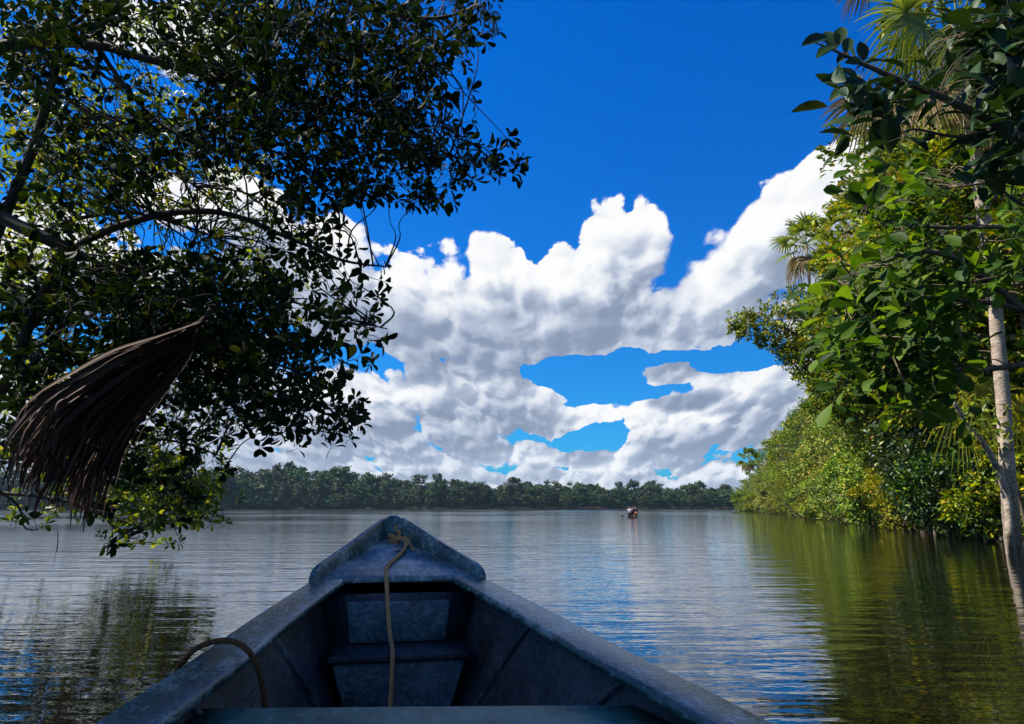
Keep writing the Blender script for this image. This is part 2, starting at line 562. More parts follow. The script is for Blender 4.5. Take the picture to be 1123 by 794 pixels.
# ------------------------------------------------------------------ the blue boat
def boat_paint(name, base, worn, dirt, rough=.36, bumpy=.004, spec=.5, fine=60.0, speck=.5):
    m, nt, out = new_mat(name)
    tc = nt.n('ShaderNodeTexCoord').outputs['Object']
    big = nt.noise(tc, 4.5, 8, .68)
    mp = nt.n('ShaderNodeMapping'); nt.link(tc, mp.inputs[0]); mp.inputs['Scale'].default_value = (1, .22, 1)
    scr = nt.noise(mp.outputs[0], 46, 5, .7)
    sm = nt.noise(tc, fine, 5, .7)
    f = nt.math('MULTIPLY_ADD', sm, .45, nt.math('MULTIPLY_ADD', big, 1.15, -.28))
    col = nt.ramp(f, [(.38, tuple(np.array(base) * .45)), (.50, base), (.585, tuple(np.array(base) * 1.25)), (.68, worn)])
    chip = nt.smooth(nt.math('ADD', nt.math('MULTIPLY', scr, .75), nt.math('MULTIPLY', big, .38)), .575, .65, 0, .8)
    col = nt.mix(chip, col, (*worn, 1))
    sp = nt.smooth(nt.noise(tc, 13, 8, .74), .615, .70, 0, speck)
    col = nt.mix(sp, col, (*dirt, 1))
    rg = nt.math('MULTIPLY_ADD', sm, .35, rough - .16)
    h = nt.math('ADD', nt.math('MULTIPLY', sm, .6), nt.math('MULTIPLY', scr, .4))
    principled(nt, out, col, rg, spec, normal=bump(nt, h, .85, bumpy))
    return m

M_GUN = boat_paint('blue_gunwale_paint', (.026, .070, .066), (.22, .27, .26), (.060, .032, .016), .25, .005, .55)
M_DECK = boat_paint('blue_deck_paint', (.080, .130, .145), (.42, .40, .38), (.055, .028, .018), .30, .006, .55)
M_IN = boat_paint('dark_blue_inner_paint', (.012, .022, .031), (.045, .058, .070), (.11, .05, .016), .40, .014, .5, 38.0, .6)
M_RIB = boat_paint('worn_rib_paint', (.035, .05, .07), (.16, .18, .21), (.06, .03, .015), .4, .004)
M_OUT = boat_paint('blue_hull_paint', (.020, .045, .10), (.06, .08, .12), (.03, .025, .02), .45, .004)
M_TEAL = boat_paint('teal_thwart_paint', (.030, .125, .090), (.11, .20, .15), (.05, .045, .03), .45, .004)
M_PANEL = boat_paint('rough_blue_panel_paint', (.028, .072, .096), (.11, .165, .19), (.07, .035, .014), .34, .016, .6, 30.0, .4)

PSI = R(11.3)
boat = empty('boat', (.14, 0, 0), PSI)
tag(boat, 'weathered blue wooden boat with raised bow, seen from inside towards its bow', 'boat')
S_T = [-5.0, -4.0, -2.5, -1.0, 0.0, 1.0, 1.57, 2.0, 2.59, 3.3, 3.7, 4.0, 4.28]
HW_T = [.55, .66, .76, .80, .79, .74, .672, .592, .497, .353, .238, .136, .040]
ZG_T = [.60, .58, .56, .56, .57, .59, .62, .65, .69, .745, .79, .835, .875]
def smooth_interp(x, xs, ys):
    x = np.atleast_1d(np.asarray(x, float))
    xs = np.array(xs); ys = np.array(ys)
    d = np.gradient(ys, xs)
    i = np.clip(np.searchsorted(xs, x) - 1, 0, len(xs) - 2)
    h = xs[i + 1] - xs[i]; t = (x - xs[i]) / h
    return ((2 * t ** 3 - 3 * t ** 2 + 1) * ys[i] + (t ** 3 - 2 * t ** 2 + t) * h * d[i]
            + (-2 * t ** 3 + 3 * t ** 2) * ys[i + 1] + (t ** 3 - t ** 2) * h * d[i + 1])
def hw(s): return smooth_interp(s, S_T, HW_T)
def zg(s): return smooth_interp(s, S_T, ZG_T)

def sweep(sections, closed=True, caps=True):
    """sections (n,k,3) -> verts, quads, cap polygons"""
    sec = np.asarray(sections, float); n, k, _ = sec.shape
    i = np.arange(n - 1)[:, None] * k
    j = np.arange(k if closed else k - 1)[None, :]; j2 = (j + 1) % k
    q = np.stack([i + j, i + j2, i + k + j2, i + k + j], -1).reshape(-1, 4)
    fs = [q]
    if caps and closed:
        fs += [np.arange(k)[None, ::-1], ((n - 1) * k + np.arange(k))[None, :]]
    return sec.reshape(-1, 3), fs

def sweep_obj(name, sections, mat, parent, closed=True, caps=True, smooth=False, bevel=0.0):
    v, fs = sweep(sections, closed, caps)
    me = mesh_np(name, v, fs, smooth)
    o = link_mesh(name, me, mat, parent)
    if bevel:
        b = o.modifiers.new('bevel', 'BEVEL'); b.width = bevel; b.segments = 2; b.limit_method = 'ANGLE'; b.angle_limit = R(35)
    return o

ss = np.concatenate([np.arange(-5, 1.0, .5), np.arange(1.0, 4.29, .12), [4.30]])
def keel(s): return np.interp(s, [-5, 2.2, 3.2, 3.9, 4.3], [-.20, -.20, -.08, .16, .42])
sec = []
for s in ss:
    w = float(hw(min(s, 4.28))[0]); z = float(zg(min(s, 4.28))[0]); k = keel(s)
    prof = [(w, z - .02), (w * .93, (z * .55 + k * .45)), (w * .78, z * .2 + k * .8 + .04), (w * .45, k + .012), (0, k),
            (-w * .45, k + .012), (-w * .78, z * .2 + k * .8 + .04), (-w * .93, (z * .55 + k * .45)), (-w, z - .02)]
    sec.append([(x, s, y) for x, y in prof])
hull = sweep_obj('hull', sec, M_OUT, boat, closed=False, smooth=True)
# transom closes the stern
tb = np.array([(x, -5.0, y) for x, _, y in sec[0]])
link_mesh('transom', mesh_np('transom', np.vstack([tb, tb + [0, .05, 0]]), [np.arange(9)[None, :], (9 + np.arange(9))[None, ::-1]]), M_OUT, boat)
sec = []
def inner_w(s, z):
    w = float(hw(s)[0]) - .028; zz = float(zg(s)[0])
    return np.interp(z, [.06, .16, .40, max(zz - .03, .5)], [w * .40, w * .52, w * .75, w])
si = np.concatenate([np.arange(-4.93, 1.0, .5), np.arange(1.0, 3.31, .12)])
for s in si:
    z = float(zg(s)[0]) - .03
    lv = [z, .40, .16, .075]
    pr = [(inner_w(s, q), q) for q in lv] + [(inner_w(s, .075) * .4, .06)]
    pr = pr + [(-x, q) for x, q in pr[::-1]]
    sec.append([(x, s, q) for x, q in pr])
sweep_obj('lining', sec, M_IN, boat, closed=False, smooth=True)

# gunwales: wide capping boards with a rounded inner lip
sg = np.concatenate([np.arange(-5, 1.0, .4), np.arange(1.0, 3.30, .06), [3.31]])
for sd in (-1, 1):
    sec = []
    for s in sg:
        w = float(hw(s)[0]); z = float(zg(s)[0])
        gw = np.interp(s, [-5, 1.5, 2.4, 3.3], [.125, .125, .130, .128])
        pr = [(w + .012, z - .030), (w + .014, z - .008), (w + .006, z), (w - gw + .012, z + .003), (w - gw, z - .005), (w - gw, z - .020), (w - gw + .02, z - .028), (w - .02, z - .036)]
        if sd > 0: pr = pr[::-1]
        sec.append([(sd * x, s, y) for x, y in pr])
    o = sweep_obj('gunwale', sec, M_GUN, boat)

# foredeck between the gunwales, with a thick rear lip
sd_ = np.arange(3.262, 4.27, .06)
sec = []
for i, s in enumerate(sd_):
    w = float(hw(s)[0]) + (-.122 if s < 3.31 else .0); z = float(zg(s)[0]) + .0045
    sec.append([(-w, s, z - .022), (w, s, z - .022), (w, s, z), (w * .5, s, z + .004), (0, s, z + .006), (-w * .5, s, z + .004), (-w, s, z)])
fd = sweep_obj('foredeck', sec, M_DECK, boat, bevel=.008)

# bulwarks: raised wash boards round the bow
for sd in (-1, 1):
    sec = []
    for s in np.concatenate([[3.232, 3.245, 3.265, 3.295, 3.33], np.arange(3.38, 4.27, .08), [4.285]]):
        w = float(hw(min(s, 4.28))[0]) + .014; z = float(zg(min(s, 4.28))[0])
        h = np.interp(s, [3.232, 3.245, 3.265, 3.295, 3.33, 3.75, 4.29], [.006, .022, .036, .046, .052, .075, .115])
        o_ = h * .16
        pr = [(w, z - .045), (w + o_, z + h - .006), (w + o_ - .006, z + h), (w + o_ - .020, z + h), (w + o_ - .026, z + h - .006), (w - .030, z + .006), (w - .034, z - .03)]
        if sd > 0: pr = pr[::-1]
        sec.append([(sd * x, s, y) for x, y in pr])
    sweep_obj('bulwark', sec, M_GUN, boat, smooth=False)
# nose block joining both bulwarks
g = Geo()
sec = []
for s, wt, top in ((4.262, .060, .980), (4.29, .058, .996), (4.33, .044, 1.000), (4.36, .022, .990)):
    sec.append([(-wt * .7, s, .44), (wt * .7, s, .44), (wt, s, .93), (wt * .96, s, top - .014), (wt * .35, s, top + .006), (-wt * .35, s, top + .006), (-wt * .96, s, top - .014), (-wt, s, .93)])
sweep_obj('stem_post', sec, M_GUN, boat, bevel=.004)

# bulkhead, rough centre panel, step
s0 = 3.215
z1 = float(zg(s0)[0]) - .052
iw = lambda s, z: float(inner_w(s, z)) - .003
sec = [[(-iw(s, .09), s, .09), (iw(s, .09), s, .09), (iw(s, .35), s, .35), (iw(s, z1), s, z1), (-iw(s, z1), s, z1), (-iw(s, .35), s, .35)] for s in (s0, s0 + .02)]
sweep_obj('bulkhead', sec, M_IN, boat)
sec = [[(-.205, s, .487), (.205, s, .487), (.222, s, z1 - .03), (-.222, s, z1 - .03)] for s in (s0 - .016, s0 - .002)]
sweep_obj('bulkhead_panel', sec, M_PANEL, boat, bevel=.006)
sec = [[(-.150, s - .0, .09), (.150, s - .0, .09), (.262, s, .452), (-.262, s, .452)] for s in (2.985, 3.205)]
sweep_obj('step_box', sec, M_PANEL, boat, bevel=.006)
sec = [[(-.275, s, .456), (.275, s, .456), (.275, s, .484), (-.275, s, .484)] for s in (2.965, 3.208)]
sweep_obj('step_board', sec, M_IN, boat, bevel=.006)

# ribs on the inside of the planking
for s in (-3.2, -2.2, -1.2, -.3, .6, 1.30, 1.93, 2.60):
    for sd in (-1, 1):
        z = float(zg(s)[0]) - .04
        lv = np.array([z, .58, .5, .40, .28, .16, .09])
        sl = s + .36 * (z - lv) / (z - .12)              # the frames rake forward towards the bow
        w = np.array([float(inner_w(a, q)) for a, q in zip(sl, lv)])
        sec = [[(sd * (a + .001), t_ - .009, q), (sd * (a + .001), t_ + .009, q), (sd * (a - .014), t_ + .004, q + .004), (sd * (a - .014), t_ - .004, q + .004)] for a, q, t_ in zip(w, lv, sl)]
        sweep_obj('rib', sec, M_RIB, boat, bevel=.003)
# teal thwart across the boat
for (sa, sb, mt, zt) in ((1.66, 1.925, M_TEAL, .560), (-.95, -.60, M_TEAL, .42), (-3.2, -2.85, M_TEAL, .42)):
    sec = []
    for x in np.linspace(-1, 1, 9):
        sec.append([(x * (iw(s, zt) - .004), s - x * (iw(s, zt)) * .17 * (zt > .5), z) for s, z in ((sa, zt - .032), (sb, zt - .032), (sb, zt - .004), (sb - .005, zt), (sa + .005, zt), (sa, zt - .004))])
    sweep_obj('thwart', sec, mt, boat)
bpy.context.view_layer.update()
BM = np.array(boat.matrix_basis)
def bw(x, s, z):
    """boat frame -> world"""
    return (BM @ np.array([x, s, z, 1.0]))[:3]

# cleat on the foredeck that the line is made fast to
g = Geo()
tube(g, [(0, 4.10, .842), (0, 4.10, .905)], [.014, .012], 10)
tube(g, [(-.035, 4.10, .892), (.035, 4.10, .892)], [.009, .009], 8)
link_mesh('cleat', g.mesh('cleat', True), bark_mat('rusty_iron', (.03, .02, .016), (.12, .07, .04), 40), boat)

# ropes
def rope_mat(name, c1, c2, tw=90):
    m, nt, out = new_mat(name)
    tc = nt.n('ShaderNodeTexCoord').outputs['Object']
    w = nt.n('ShaderNodeTexWave', wave_type='BANDS', bands_direction='DIAGONAL')
    nt.link(tc, w.inputs['Vector']); w.inputs['Scale'].default_value = tw; w.inputs['Distortion'].default_value = 1.5
    col = nt.ramp(nt.math('MULTIPLY_ADD', nt.noise(tc, 25, 4, .6), .6, nt.math('MULTIPLY', w.outputs['Fac'], .4)), [(.3, c1), (.7, c2)])
    principled(nt, out, col, .8, .2, normal=bump(nt, w.outputs['Fac'], .9, .004))
    return m
M_ROPE = rope_mat('tan_rope', (.46, .22, .085), (.85, .47, .20))
M_HOSE = rope_mat('brown_rope', (.085, .034, .014), (.22, .100, .045), 120)
def dk(x, s, up=.012):
    return (x, s, float(zg(min(s, 4.28))[0]) + .010 + up)
pts = [dk(.008, 4.085), dk(.03, 4.07, .03), dk(.055, 4.02, .02), dk(.060, 3.95), dk(.035, 3.80), dk(.000, 3.66), dk(-.040, 3.50), dk(-.055, 3.38), (-.058, 3.285, .765), (-.056, 3.243, .742),
       (-.052, 3.225, .69), (-.045, 3.17, .60), (-.036, 3.09, .525), (-.030, 2.99, .500), (-.030, 2.945, .47), (-.032, 2.92, .38), (-.036, 2.87, .25), (-.04, 2.75, .12), (-.02, 2.55, .080), (.05, 2.3, .078)]
g = Geo(); tube(g, catmull(pts, 8), .0096, 8)
rope = link_mesh('rope', g.mesh('rope', True), M_ROPE, None); rope.matrix_basis = boat.matrix_basis
tag(rope, 'tan mooring line knotted at the bow and hanging down into the boat', 'rope')
g = Geo()
t = np.linspace(0, 1, 60)
for (r0, zz, x0, ph) in ((.027, .858, .0, 0.), (.026, .874, .004, 1.), (.025, .889, -.003, 2.2)):
    a = t * 2 * PI + ph
    tube(g, np.stack([x0 + r0 * np.cos(a), 4.10 + r0 * np.sin(a), zz + .006 * np.sin(a * 2)], -1), .0105, 8)
tube(g, catmull([(.01, 4.075, .875), (.03, 4.07, .91), (.005, 4.085, .93), (.012, 4.09, .955)], 6), [*np.linspace(.0105, .006, 19)], 8)
tube(g, catmull([(.02, 4.07, .872), (.06, 4.03, .885), (.085, 3.95, .842), (.095, 3.88, .828)], 6), .010, 8)
k = link_mesh('knot', g.mesh('knot', True), M_ROPE, rope)

def gl(px, py, D): return P(px, py, D)
pts = [gl(150, 800, 2.05) + [-.05, .02, -.35], gl(188, 752, 2.06), gl(203, 724, 2.05), gl(214, 712, 2.03), gl(231, 704.5, 2.00), gl(248, 702.5, 1.98), gl(262, 706, 1.97), gl(274, 716, 1.98), gl(283, 734, 2.00), gl(288, 754, 2.02), gl(291, 775, 2.03), gl(296, 800, 2.04), gl(305, 840, 2.0)]
g = Geo(); tube(g, catmull(pts, 8), .0078, 8)
hose = link_mesh('rope', g.mesh('brown_rope', True), M_HOSE)
tag(hose, 'dark brown rope looped over the gunwale beside the teal bench', 'rope')

# leaf litter on the foredeck
M_DRY = leaf_mat('dry_leaf', [(0, (.035, .018, .010)), (.5, (.10, .055, .025)), (1, (.16, .10, .045))], .1, 1, .7, .2)
rng = np.random.default_rng(4)
LIT = [(.06, 3.80, .075, 'dark brown dead leaf lying on the foredeck beside the rope'), (.12, 3.55, .030, 'small curled leaf scrap near the rear edge of the foredeck'),
       (.075, 3.90, .045, 'short dry leaf beside the knot on the foredeck')]
for (x, s, ln, lab) in LIT:
    g = Geo()
    add_leaves(g, np.array([[0, 0, .006]]), np.array([[math.cos(x * 50), math.sin(x * 50), .08]]), np.array([[.1, .1, 1]]), [ln], [.4], 'ovate')
    o = link_mesh('fallen_leaf', g.mesh('fallen_leaf'), M_DRY)
    o.location = bw(x, s, float(zg(s)[0]) + .012)
    tag(o, lab, 'leaf', 'dead leaves on the foredeck')

# ------------------------------------------------------------------ foliage materials
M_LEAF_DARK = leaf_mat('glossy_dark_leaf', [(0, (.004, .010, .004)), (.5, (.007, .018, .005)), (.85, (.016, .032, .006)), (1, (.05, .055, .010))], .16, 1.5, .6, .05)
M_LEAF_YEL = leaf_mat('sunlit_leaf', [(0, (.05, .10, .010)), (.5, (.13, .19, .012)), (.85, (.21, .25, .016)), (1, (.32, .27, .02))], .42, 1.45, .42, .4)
M_LEAF_BIG = leaf_mat('large_green_leaf', [(0, (.014, .036, .004)), (.5, (.034, .082, .006)), (.9, (.090, .165, .010)), (1, (.13, .18, .012))], .42, 1.6, .55, .16)
M_LEAF_TOP = leaf_mat('dark_large_leaf', [(0, (.008, .022, .008)), (.5, (.014, .040, .010)), (.9, (.026, .060, .012)), (1, (.05, .05, .014))], .12, 1.3, .5, .18)
M_BARK_DARK = bark_mat('dark_bark', (.018, .014, .011), (.06, .05, .038), 9)
M_BARK_PALE = bark_mat('pale_palm_bark', (.07, .048, .034), (.46, .38, .30), 10, rings=True)
M_BARK_MID = bark_mat('brown_bark', (.05, .036, .025), (.17, .13, .095), 8)

def density_points(rng, rows, x0, y0, cell, dmin, dmax, count, dmap=None):
    """leafy volume: cells of the crown's outline with their leafiness, filled through its whole depth"""
    ny = len(rows); nx = max(len(r) for r in rows)
    W = np.zeros((ny, nx))
    for j, r in enumerate(rows):
        for i, ch in enumerate(r):
            W[j, i] = (int(ch) if ch.isdigit() else 0)
    W = (W / 9.0) ** 1.75
    p = W.ravel() / W.sum()
    idx = rng.choice(len(p), size=count, p=p)
    jj, ii = idx // nx, idx % nx
    px = x0 + (ii + rng.random(count)) * cell
    py = y0 + (jj + rng.random(count)) * cell
    return px, py

def rosettes(g, gt, rng, pts, dirs, nleaf, length, width, kind, spread=(40, 85), stem=.12, twig_r=.0022):
    """a spray of leaves round the tip of a twig at each point"""
    n = len(pts)
    dirs = unit(dirs)
    ref = unit(rng.normal(size=(n, 3)))
    a = unit(np.cross(dirs, ref)); b = np.cross(dirs, a)
    P_, A_, N_, L_ = [], [], [], []
    ph0 = rng.random(n) * 2 * PI
    for k in range(nleaf):
        ph = ph0 + k * 2.399 + rng.normal(0, .25, n)
        th = np.radians(rng.uniform(spread[0], spread[1], n))
        rad = np.cos(ph)[:, None] * a + np.sin(ph)[:, None] * b
        ax = np.cos(th)[:, None] * dirs + np.sin(th)[:, None] * rad
        nr = np.sin(th)[:, None] * dirs - np.cos(th)[:, None] * rad
        nr = nr + np.array([0, 0, .55]) + rng.normal(0, .25, (n, 3))
        back = rng.uniform(0, .5, n) * length * 1.5 * (k / nleaf)
        keep = rng.random(n) < .9
        P_.append((pts - dirs * back[:, None] + ax * .012)[keep]); A_.append(ax[keep]); N_.append(nr[keep])
        L_.append((length * rng.uniform(.62, 1.18, n))[keep])
    P_, A_, N_, L_ = map(np.concatenate, (P_, A_, N_, L_))
    add_leaves(g, P_, A_, N_, L_, width * rng.uniform(.82, 1.15, len(P_)), kind)
    for i in range(n):
        e = pts[i]; s = e - dirs[i] * stem * rng.uniform(.6, 1.3)
        tube(gt, [s + rng.normal(0, .008, 3), (s + e) / 2 + rng.normal(0, .006, 3), e], [twig_r * 1.5, twig_r * 1.2, twig_r * .8], 3, cap=False)

def limb(g, pts, r0, r1, rng, k=7, n=7, wob=.02):
    c = catmull(pts, n)
    c = c + np.cumsum(rng.normal(0, wob * .25, c.shape), axis=0) * np.linspace(0, 1, len(c))[:, None] * .5
    tube(g, c, np.linspace(r0, r1, len(c)), k)
    return c

def branchlets(g, rng, nodes, targets, frac, r=.0045, sag=.06):
    """thin boughs that lead from the nearest limb out to some of the sprays"""
    idx = rng.choice(len(targets), size=int(len(targets) * frac), replace=False)
    for i in idx:
        t = targets[i]
        d = np.linalg.norm(nodes - t, axis=1)
        s = nodes[np.argmin(d + rng.random(len(nodes)) * .25)]
        L = np.linalg.norm(t - s)
        if L > 2.6 or L < .05: continue
        m1 = s + (t - s) * .35 + rng.normal(0, .09 * L, 3) + [0, 0, sag * L]
        m2 = s + (t - s) * .7 + rng.normal(0, .07 * L, 3) + [0, 0, sag * L * .6]
        c = catmull([s, m1, m2, t], 4)
        tube(g, c, np.linspace(r * (1 + L), r * .5, len(c)), 4, cap=False)

def inframe(w):
    v = w - CAM; zc = v[:, 1] * CP + v[:, 2] * SP; yc = -v[:, 1] * SP + v[:, 2] * CP
    zz = np.maximum(zc, .05)
    X = CX + FPX * v[:, 0] / zz; Y = CY - FPX * yc / zz
    return (zc > 0) & (X > -45) & (X < 1170) & (Y > -45)

# ------------------------------------------------------------------ left bank: big dark tree leaning over the water
rng = np.random.default_rng(11)
LEFT = ["88767767789999999999860", "88875555778999999998630", "77733335778999999998500", "66622335688999999987300", "44434444557899999986200", "44445455667889999985500", "44555455566778899875663", "44555655555667888875667", "44554442222456677764000", "33332310012134431000000", "33332310012355420000000", "55666655566666543000000", "55677777877776554000000", "56677888888876444000000", "67788888888877655000000", "66777888888887653000000", "56666768888886520000000", "55555656888888750000000", "55555544577667860000000", "55555543442532230000000", "33333333322000000000000", "22222223210000000000000", "22222233200000000000000", "00012210000000000000000"]
tree = empty('overhanging_tree', (-7.6, 6.4, 0))
tag(tree, 'dark leafy tree leaning over the lake on the left, filling the upper corner', 'tree')
TREE_O = np.array([-7.6, 6.4, 0])
gb = Geo()
limbs = []
def L(pxs, r0, r1, k=8, wob=.03):
    c = limb(gb, np.array([P(*q) for q in pxs]) - TREE_O, r0 * .72, r1 * .8, rng, k, 7, wob)
    limbs.append(c + TREE_O)
base = (-260, 560, 6.6)
L([(-250, 430, 6.6), (-60, 470, 6.4), (11, 414, 6.0), (36, 345, 5.8), (80, 275, 5.6), (158, 241, 5.5), (240, 236, 5.4), (310, 262, 5.3), (370, 290, 5.2), (420, 298, 5.2)], .085, .008)
L([(-200, 300, 6.6), (-40, 330, 6.2), (0, 250, 6.1), (35, 166, 6.0), (54, 95, 5.9), (68, 33, 5.8), (80, -60, 5.7), (90, -160, 5.6)], .08, .03)
L([(-260, 80, 6.4), (-60, 62, 6.0), (10, 50, 5.8), (60, 46, 5.7), (105, 50, 5.6), (165, 66, 5.5), (245, 88, 5.4), (330, 112, 5.3), (420, 132, 5.2), (490, 170, 5.1), (515, 180, 5.1)], .10, .007)
L([(-260, -60, 5.8), (-40, -60, 5.5), (60, -90, 5.3), (160, -60, 5.2), (280, -30, 5.1), (390, 5, 5.0), (470, 25, 5.0), (525, 12, 5.0)], .09, .01)
L([(80, 275, 5.6), (130, 300, 5.5), (190, 330, 5.4), (250, 350, 5.3), (310, 390, 5.2), (350, 430, 5.1), (380, 465, 5.1)], .030, .006)
L([(36, 345, 5.8), (110, 332, 5.6), (220, 318, 5.4), (300, 330, 5.3), (370, 350, 5.2), (425, 365, 5.2)], .028, .006)
L([(-200, 520, 6.6), (-40, 486, 6.4), (60, 470, 6.2), (130, 476, 6.1), (200, 486, 6.0), (255, 505, 6.0)], .045, .006)
L([(-200, 540, 7.0), (-30, 540, 6.8), (50, 545, 6.6), (110, 560, 6.5), (150, 578, 6.5)], .04, .005)
L([(105, 50, 5.6), (150, 110, 5.6), (200, 150, 5.5), (260, 170, 5.4), (330, 195, 5.3), (400, 215, 5.3)], .03, .006)
L([(54, 95, 5.9), (120, 140, 5.8), (170, 180, 5.8), (215, 205, 5.7)], .02, .005)
L([(11, 414, 6.0), (70, 400, 6.0), (140, 392, 5.9), (230, 410, 5.8), (290, 440, 5.7), (330, 462, 5.7)], .03, .005)
L([(60, 46, 5.7), (120, 0, 5.6), (220, -10, 5.5), (320, 30, 5.4), (420, 60, 5.3), (490, 80, 5.2)], .03, .006)
# the bare hooked twig near the water
L([(-30, 520, 6.4), (10, 545, 6.3), (24, 560, 6.3), (27, 572, 6.3), (34, 580, 6.3), (45, 581, 6.3)], .018, .006, 6)
# trunk
gt_ = Geo()
tc_ = np.array([[-9.6, 6.8, -.5], [-9.3, 6.9, 1.2], [-8.6, 6.8, 2.6], [-7.8, 6.7, 3.8], [-7.2, 6.5, 5.2], [-6.8, 6.2, 6.8]]) - TREE_O
tube(gt_, catmull(tc_, 6), np.linspace(.36, .16, 31), 12)
link_mesh('trunk', gt_.mesh('trunk', True), M_BARK_DARK, tree)
tr_nodes = catmull(tc_, 6) + TREE_O
for c in limbs[:8]:                                   # boughs spring from the trunk
    s = tr_nodes[np.argmin(np.linalg.norm(tr_nodes - c[0], axis=1))]
    tube(gb, catmull(np.array([s, (s + c[0]) / 2 + [0, 0, .1], c[0]]) - TREE_O, 4), np.linspace(.075, .055, 9), 7)
nodes = np.concatenate(limbs)

NR = 2500
px, py = density_points(rng, LEFT, 0, 0, 25, 0, 0, NR)
D = np.clip(rng.normal(5.45, .75, NR), 4.2, 7.4)
fz = (px < 245) & (py > 330)
D[fz] = np.maximum(D[fz], 4.75)
low = py > 430
D[low] += .35
pts = np.array([P(a, b, c) for a, b, c in zip(px, py, D)])
out_dir = np.stack([.55 + .3 * (px - 200) / 300, rng.normal(-.25, .35, NR), np.where(py < 230, -.12, -.22) + rng.normal(0, .45, NR)], -1) + rng.normal(0, .28, (NR, 3))
# sprays gather along the boughs: pull each one part of the way to its nearest limb
g = Geo(); gtw = Geo()
rosettes(g, gtw, rng, pts - TREE_O, out_dir, 7, .100, .47, 'obovate')
branchlets(gb, rng, nodes - TREE_O, pts - TREE_O, .34)
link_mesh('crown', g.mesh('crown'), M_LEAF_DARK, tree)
link_mesh('twigs', gtw.mesh('twigs'), M_BARK_DARK, tree)
link_mesh('branches', gb.mesh('branches', True), M_BARK_DARK, tree)
def push_back(o, O, k):
    """the tree was laid out at reading distance from the boat: set it k times further off and k times as large"""
    o.location = CAM + (np.asarray(O) - CAM) * k
    o.scale = (k, k, k)
push_back(tree, TREE_O, 1.9)

# unseen tree added on the near bank, its crown shaped to shade the boat
rng = np.random.default_rng(14)
SHADE_O = np.array([-8.2, .8, .3])
shade_tree = empty('overhanging_tree', SHADE_O)  # added out of view to keep the sun off the boat
tag(shade_tree, 'big unseen tree added on the near left bank, its crown set to shade the boat', 'tree')
g = Geo(); gtw = Geo(); gb = Geo(); gt_ = Geo()
tc_ = np.array([[-.6, 0, -.8], [-.4, 0, 1.2], [.2, .1, 3.2], [1.0, .3, 5.2], [2.0, .6, 7.2]])
tube(gt_, catmull(tc_, 6), np.linspace(.34, .15, 25), 12); tn = catmull(tc_, 6)
M = 5200
shade_pts = np.stack([rng.uniform(-1.2, .9, M), rng.uniform(.6, 4.6, M), np.full(M, .8)], -1) + TOSUN * rng.uniform(4.5, 12.0, M)[:, None]  # leaves laid along the sun's rays to the boat, to block them
shade_pts = shade_pts + rng.normal(0, .25, shade_pts.shape)
shade_pts = shade_pts[~inframe(shade_pts)][:2000]
q = np.stack([rng.uniform(-9.5, -2.5, 900), rng.uniform(-2.5, 4.4, 900), rng.uniform(3.4, 9.5, 900)], -1)
q = q[~inframe(q)]
allq = np.concatenate([shade_pts, q]) - SHADE_O
rosettes(g, gtw, rng, allq, np.array([.5, -.1, -.1]) + rng.normal(0, .5, (len(allq), 3)), 6, .20, .5, 'leaf', twig_r=.005)
lm = []
for e_ in ([-3.0, 1.0, 4.6], [-4.4, 3.0, 6.4], [-5.6, 1.6, 7.6], [-6.4, 3.4, 8.6], [-4.6, -.6, 5.4], [-7.0, -1.6, 7.8]):
    s_ = tn[int(rng.integers(12, 22))]; e_ = np.array(e_) - SHADE_O
    lm.append(limb(gb, np.array([s_, s_ * .6 + e_ * .4 + [0, 0, .5], e_]), .11, .02, rng, 7))
branchlets(gb, rng, np.concatenate(lm), allq, .2, .008)
link_mesh('trunk', gt_.mesh('trunk', True), M_BARK_DARK, shade_tree)
link_mesh('crown', g.mesh('crown'), M_LEAF_DARK, shade_tree)
link_mesh('twigs', gtw.mesh('twigs'), M_BARK_DARK, shade_tree)
link_mesh('branches', gb.mesh('branches', True), M_BARK_DARK, shade_tree)

# sunlit tree of the same bank standing behind the big dark one
rng = np.random.default_rng(12)
BACK = ["45544444555500000000000", "45554445555500000000000", "44443344555500000000000", "44443344555500000000000", "56655555555500000000000", "56666666555500000000000", "56676666655500000000000",
        "56677766655400000000000", "56676655444400000000000", "55555533334433000000000", "55555422233433000000000", "55555555555543000000000", "55556666655433000000000", "44455566655443000000000",
        "44444555655433000000000", "44444445554432000000000", "34444444443320000000000", "33344444443310000000000", "33344444443200000000000", "33344455420000000000000",
        "23344578751000000000000", "23444688862000000000000", "22333588840000000000000", "00012243000000000000000"]
tb_ = empty('bank_tree', (-13.0, 11.0, .3)); TB_O = np.array([-13.0, 11.0, .3])
tag(tb_, 'yellow green sunlit tree behind the dark overhanging tree, low over the water', 'tree')
gb = Geo(); limbs = []
def L2(pxs, r0, r1): 
    c = limb(gb, np.array([P(*q) for q in pxs]) - TB_O, r0, r1, rng, 6, 6, .03); limbs.append(c)
for pxs in ([(-260, 500, 10), (-60, 430, 9.6), (20, 360, 9.2), (90, 330, 9.), (170, 345, 8.8), (250, 380, 8.6)], [(-250, 300, 10), (-60, 260, 9.6), (40, 200, 9.3), (130, 150, 9.), (220, 130, 8.8), (290, 120, 8.6)],
            [(-260, 520, 10), (-60, 500, 9.6), (40, 505, 9.2), (120, 520, 9), (190, 540, 8.8), (222, 548, 8.7)], [(-250, 450, 10), (-20, 300, 9.6), (60, 250, 9.4), (140, 235, 9.2), (230, 260, 9)], [(-250, 150, 10), (-40, 60, 9.5), (80, 30, 9.2), (180, 20, 9), (280, 30, 8.8)],
            [(60, 505, 9.2), (100, 548, 9), (130, 580, 8.9), (142, 592, 8.9)]):
    L2(pxs, .06, .008)
gt_ = Geo()
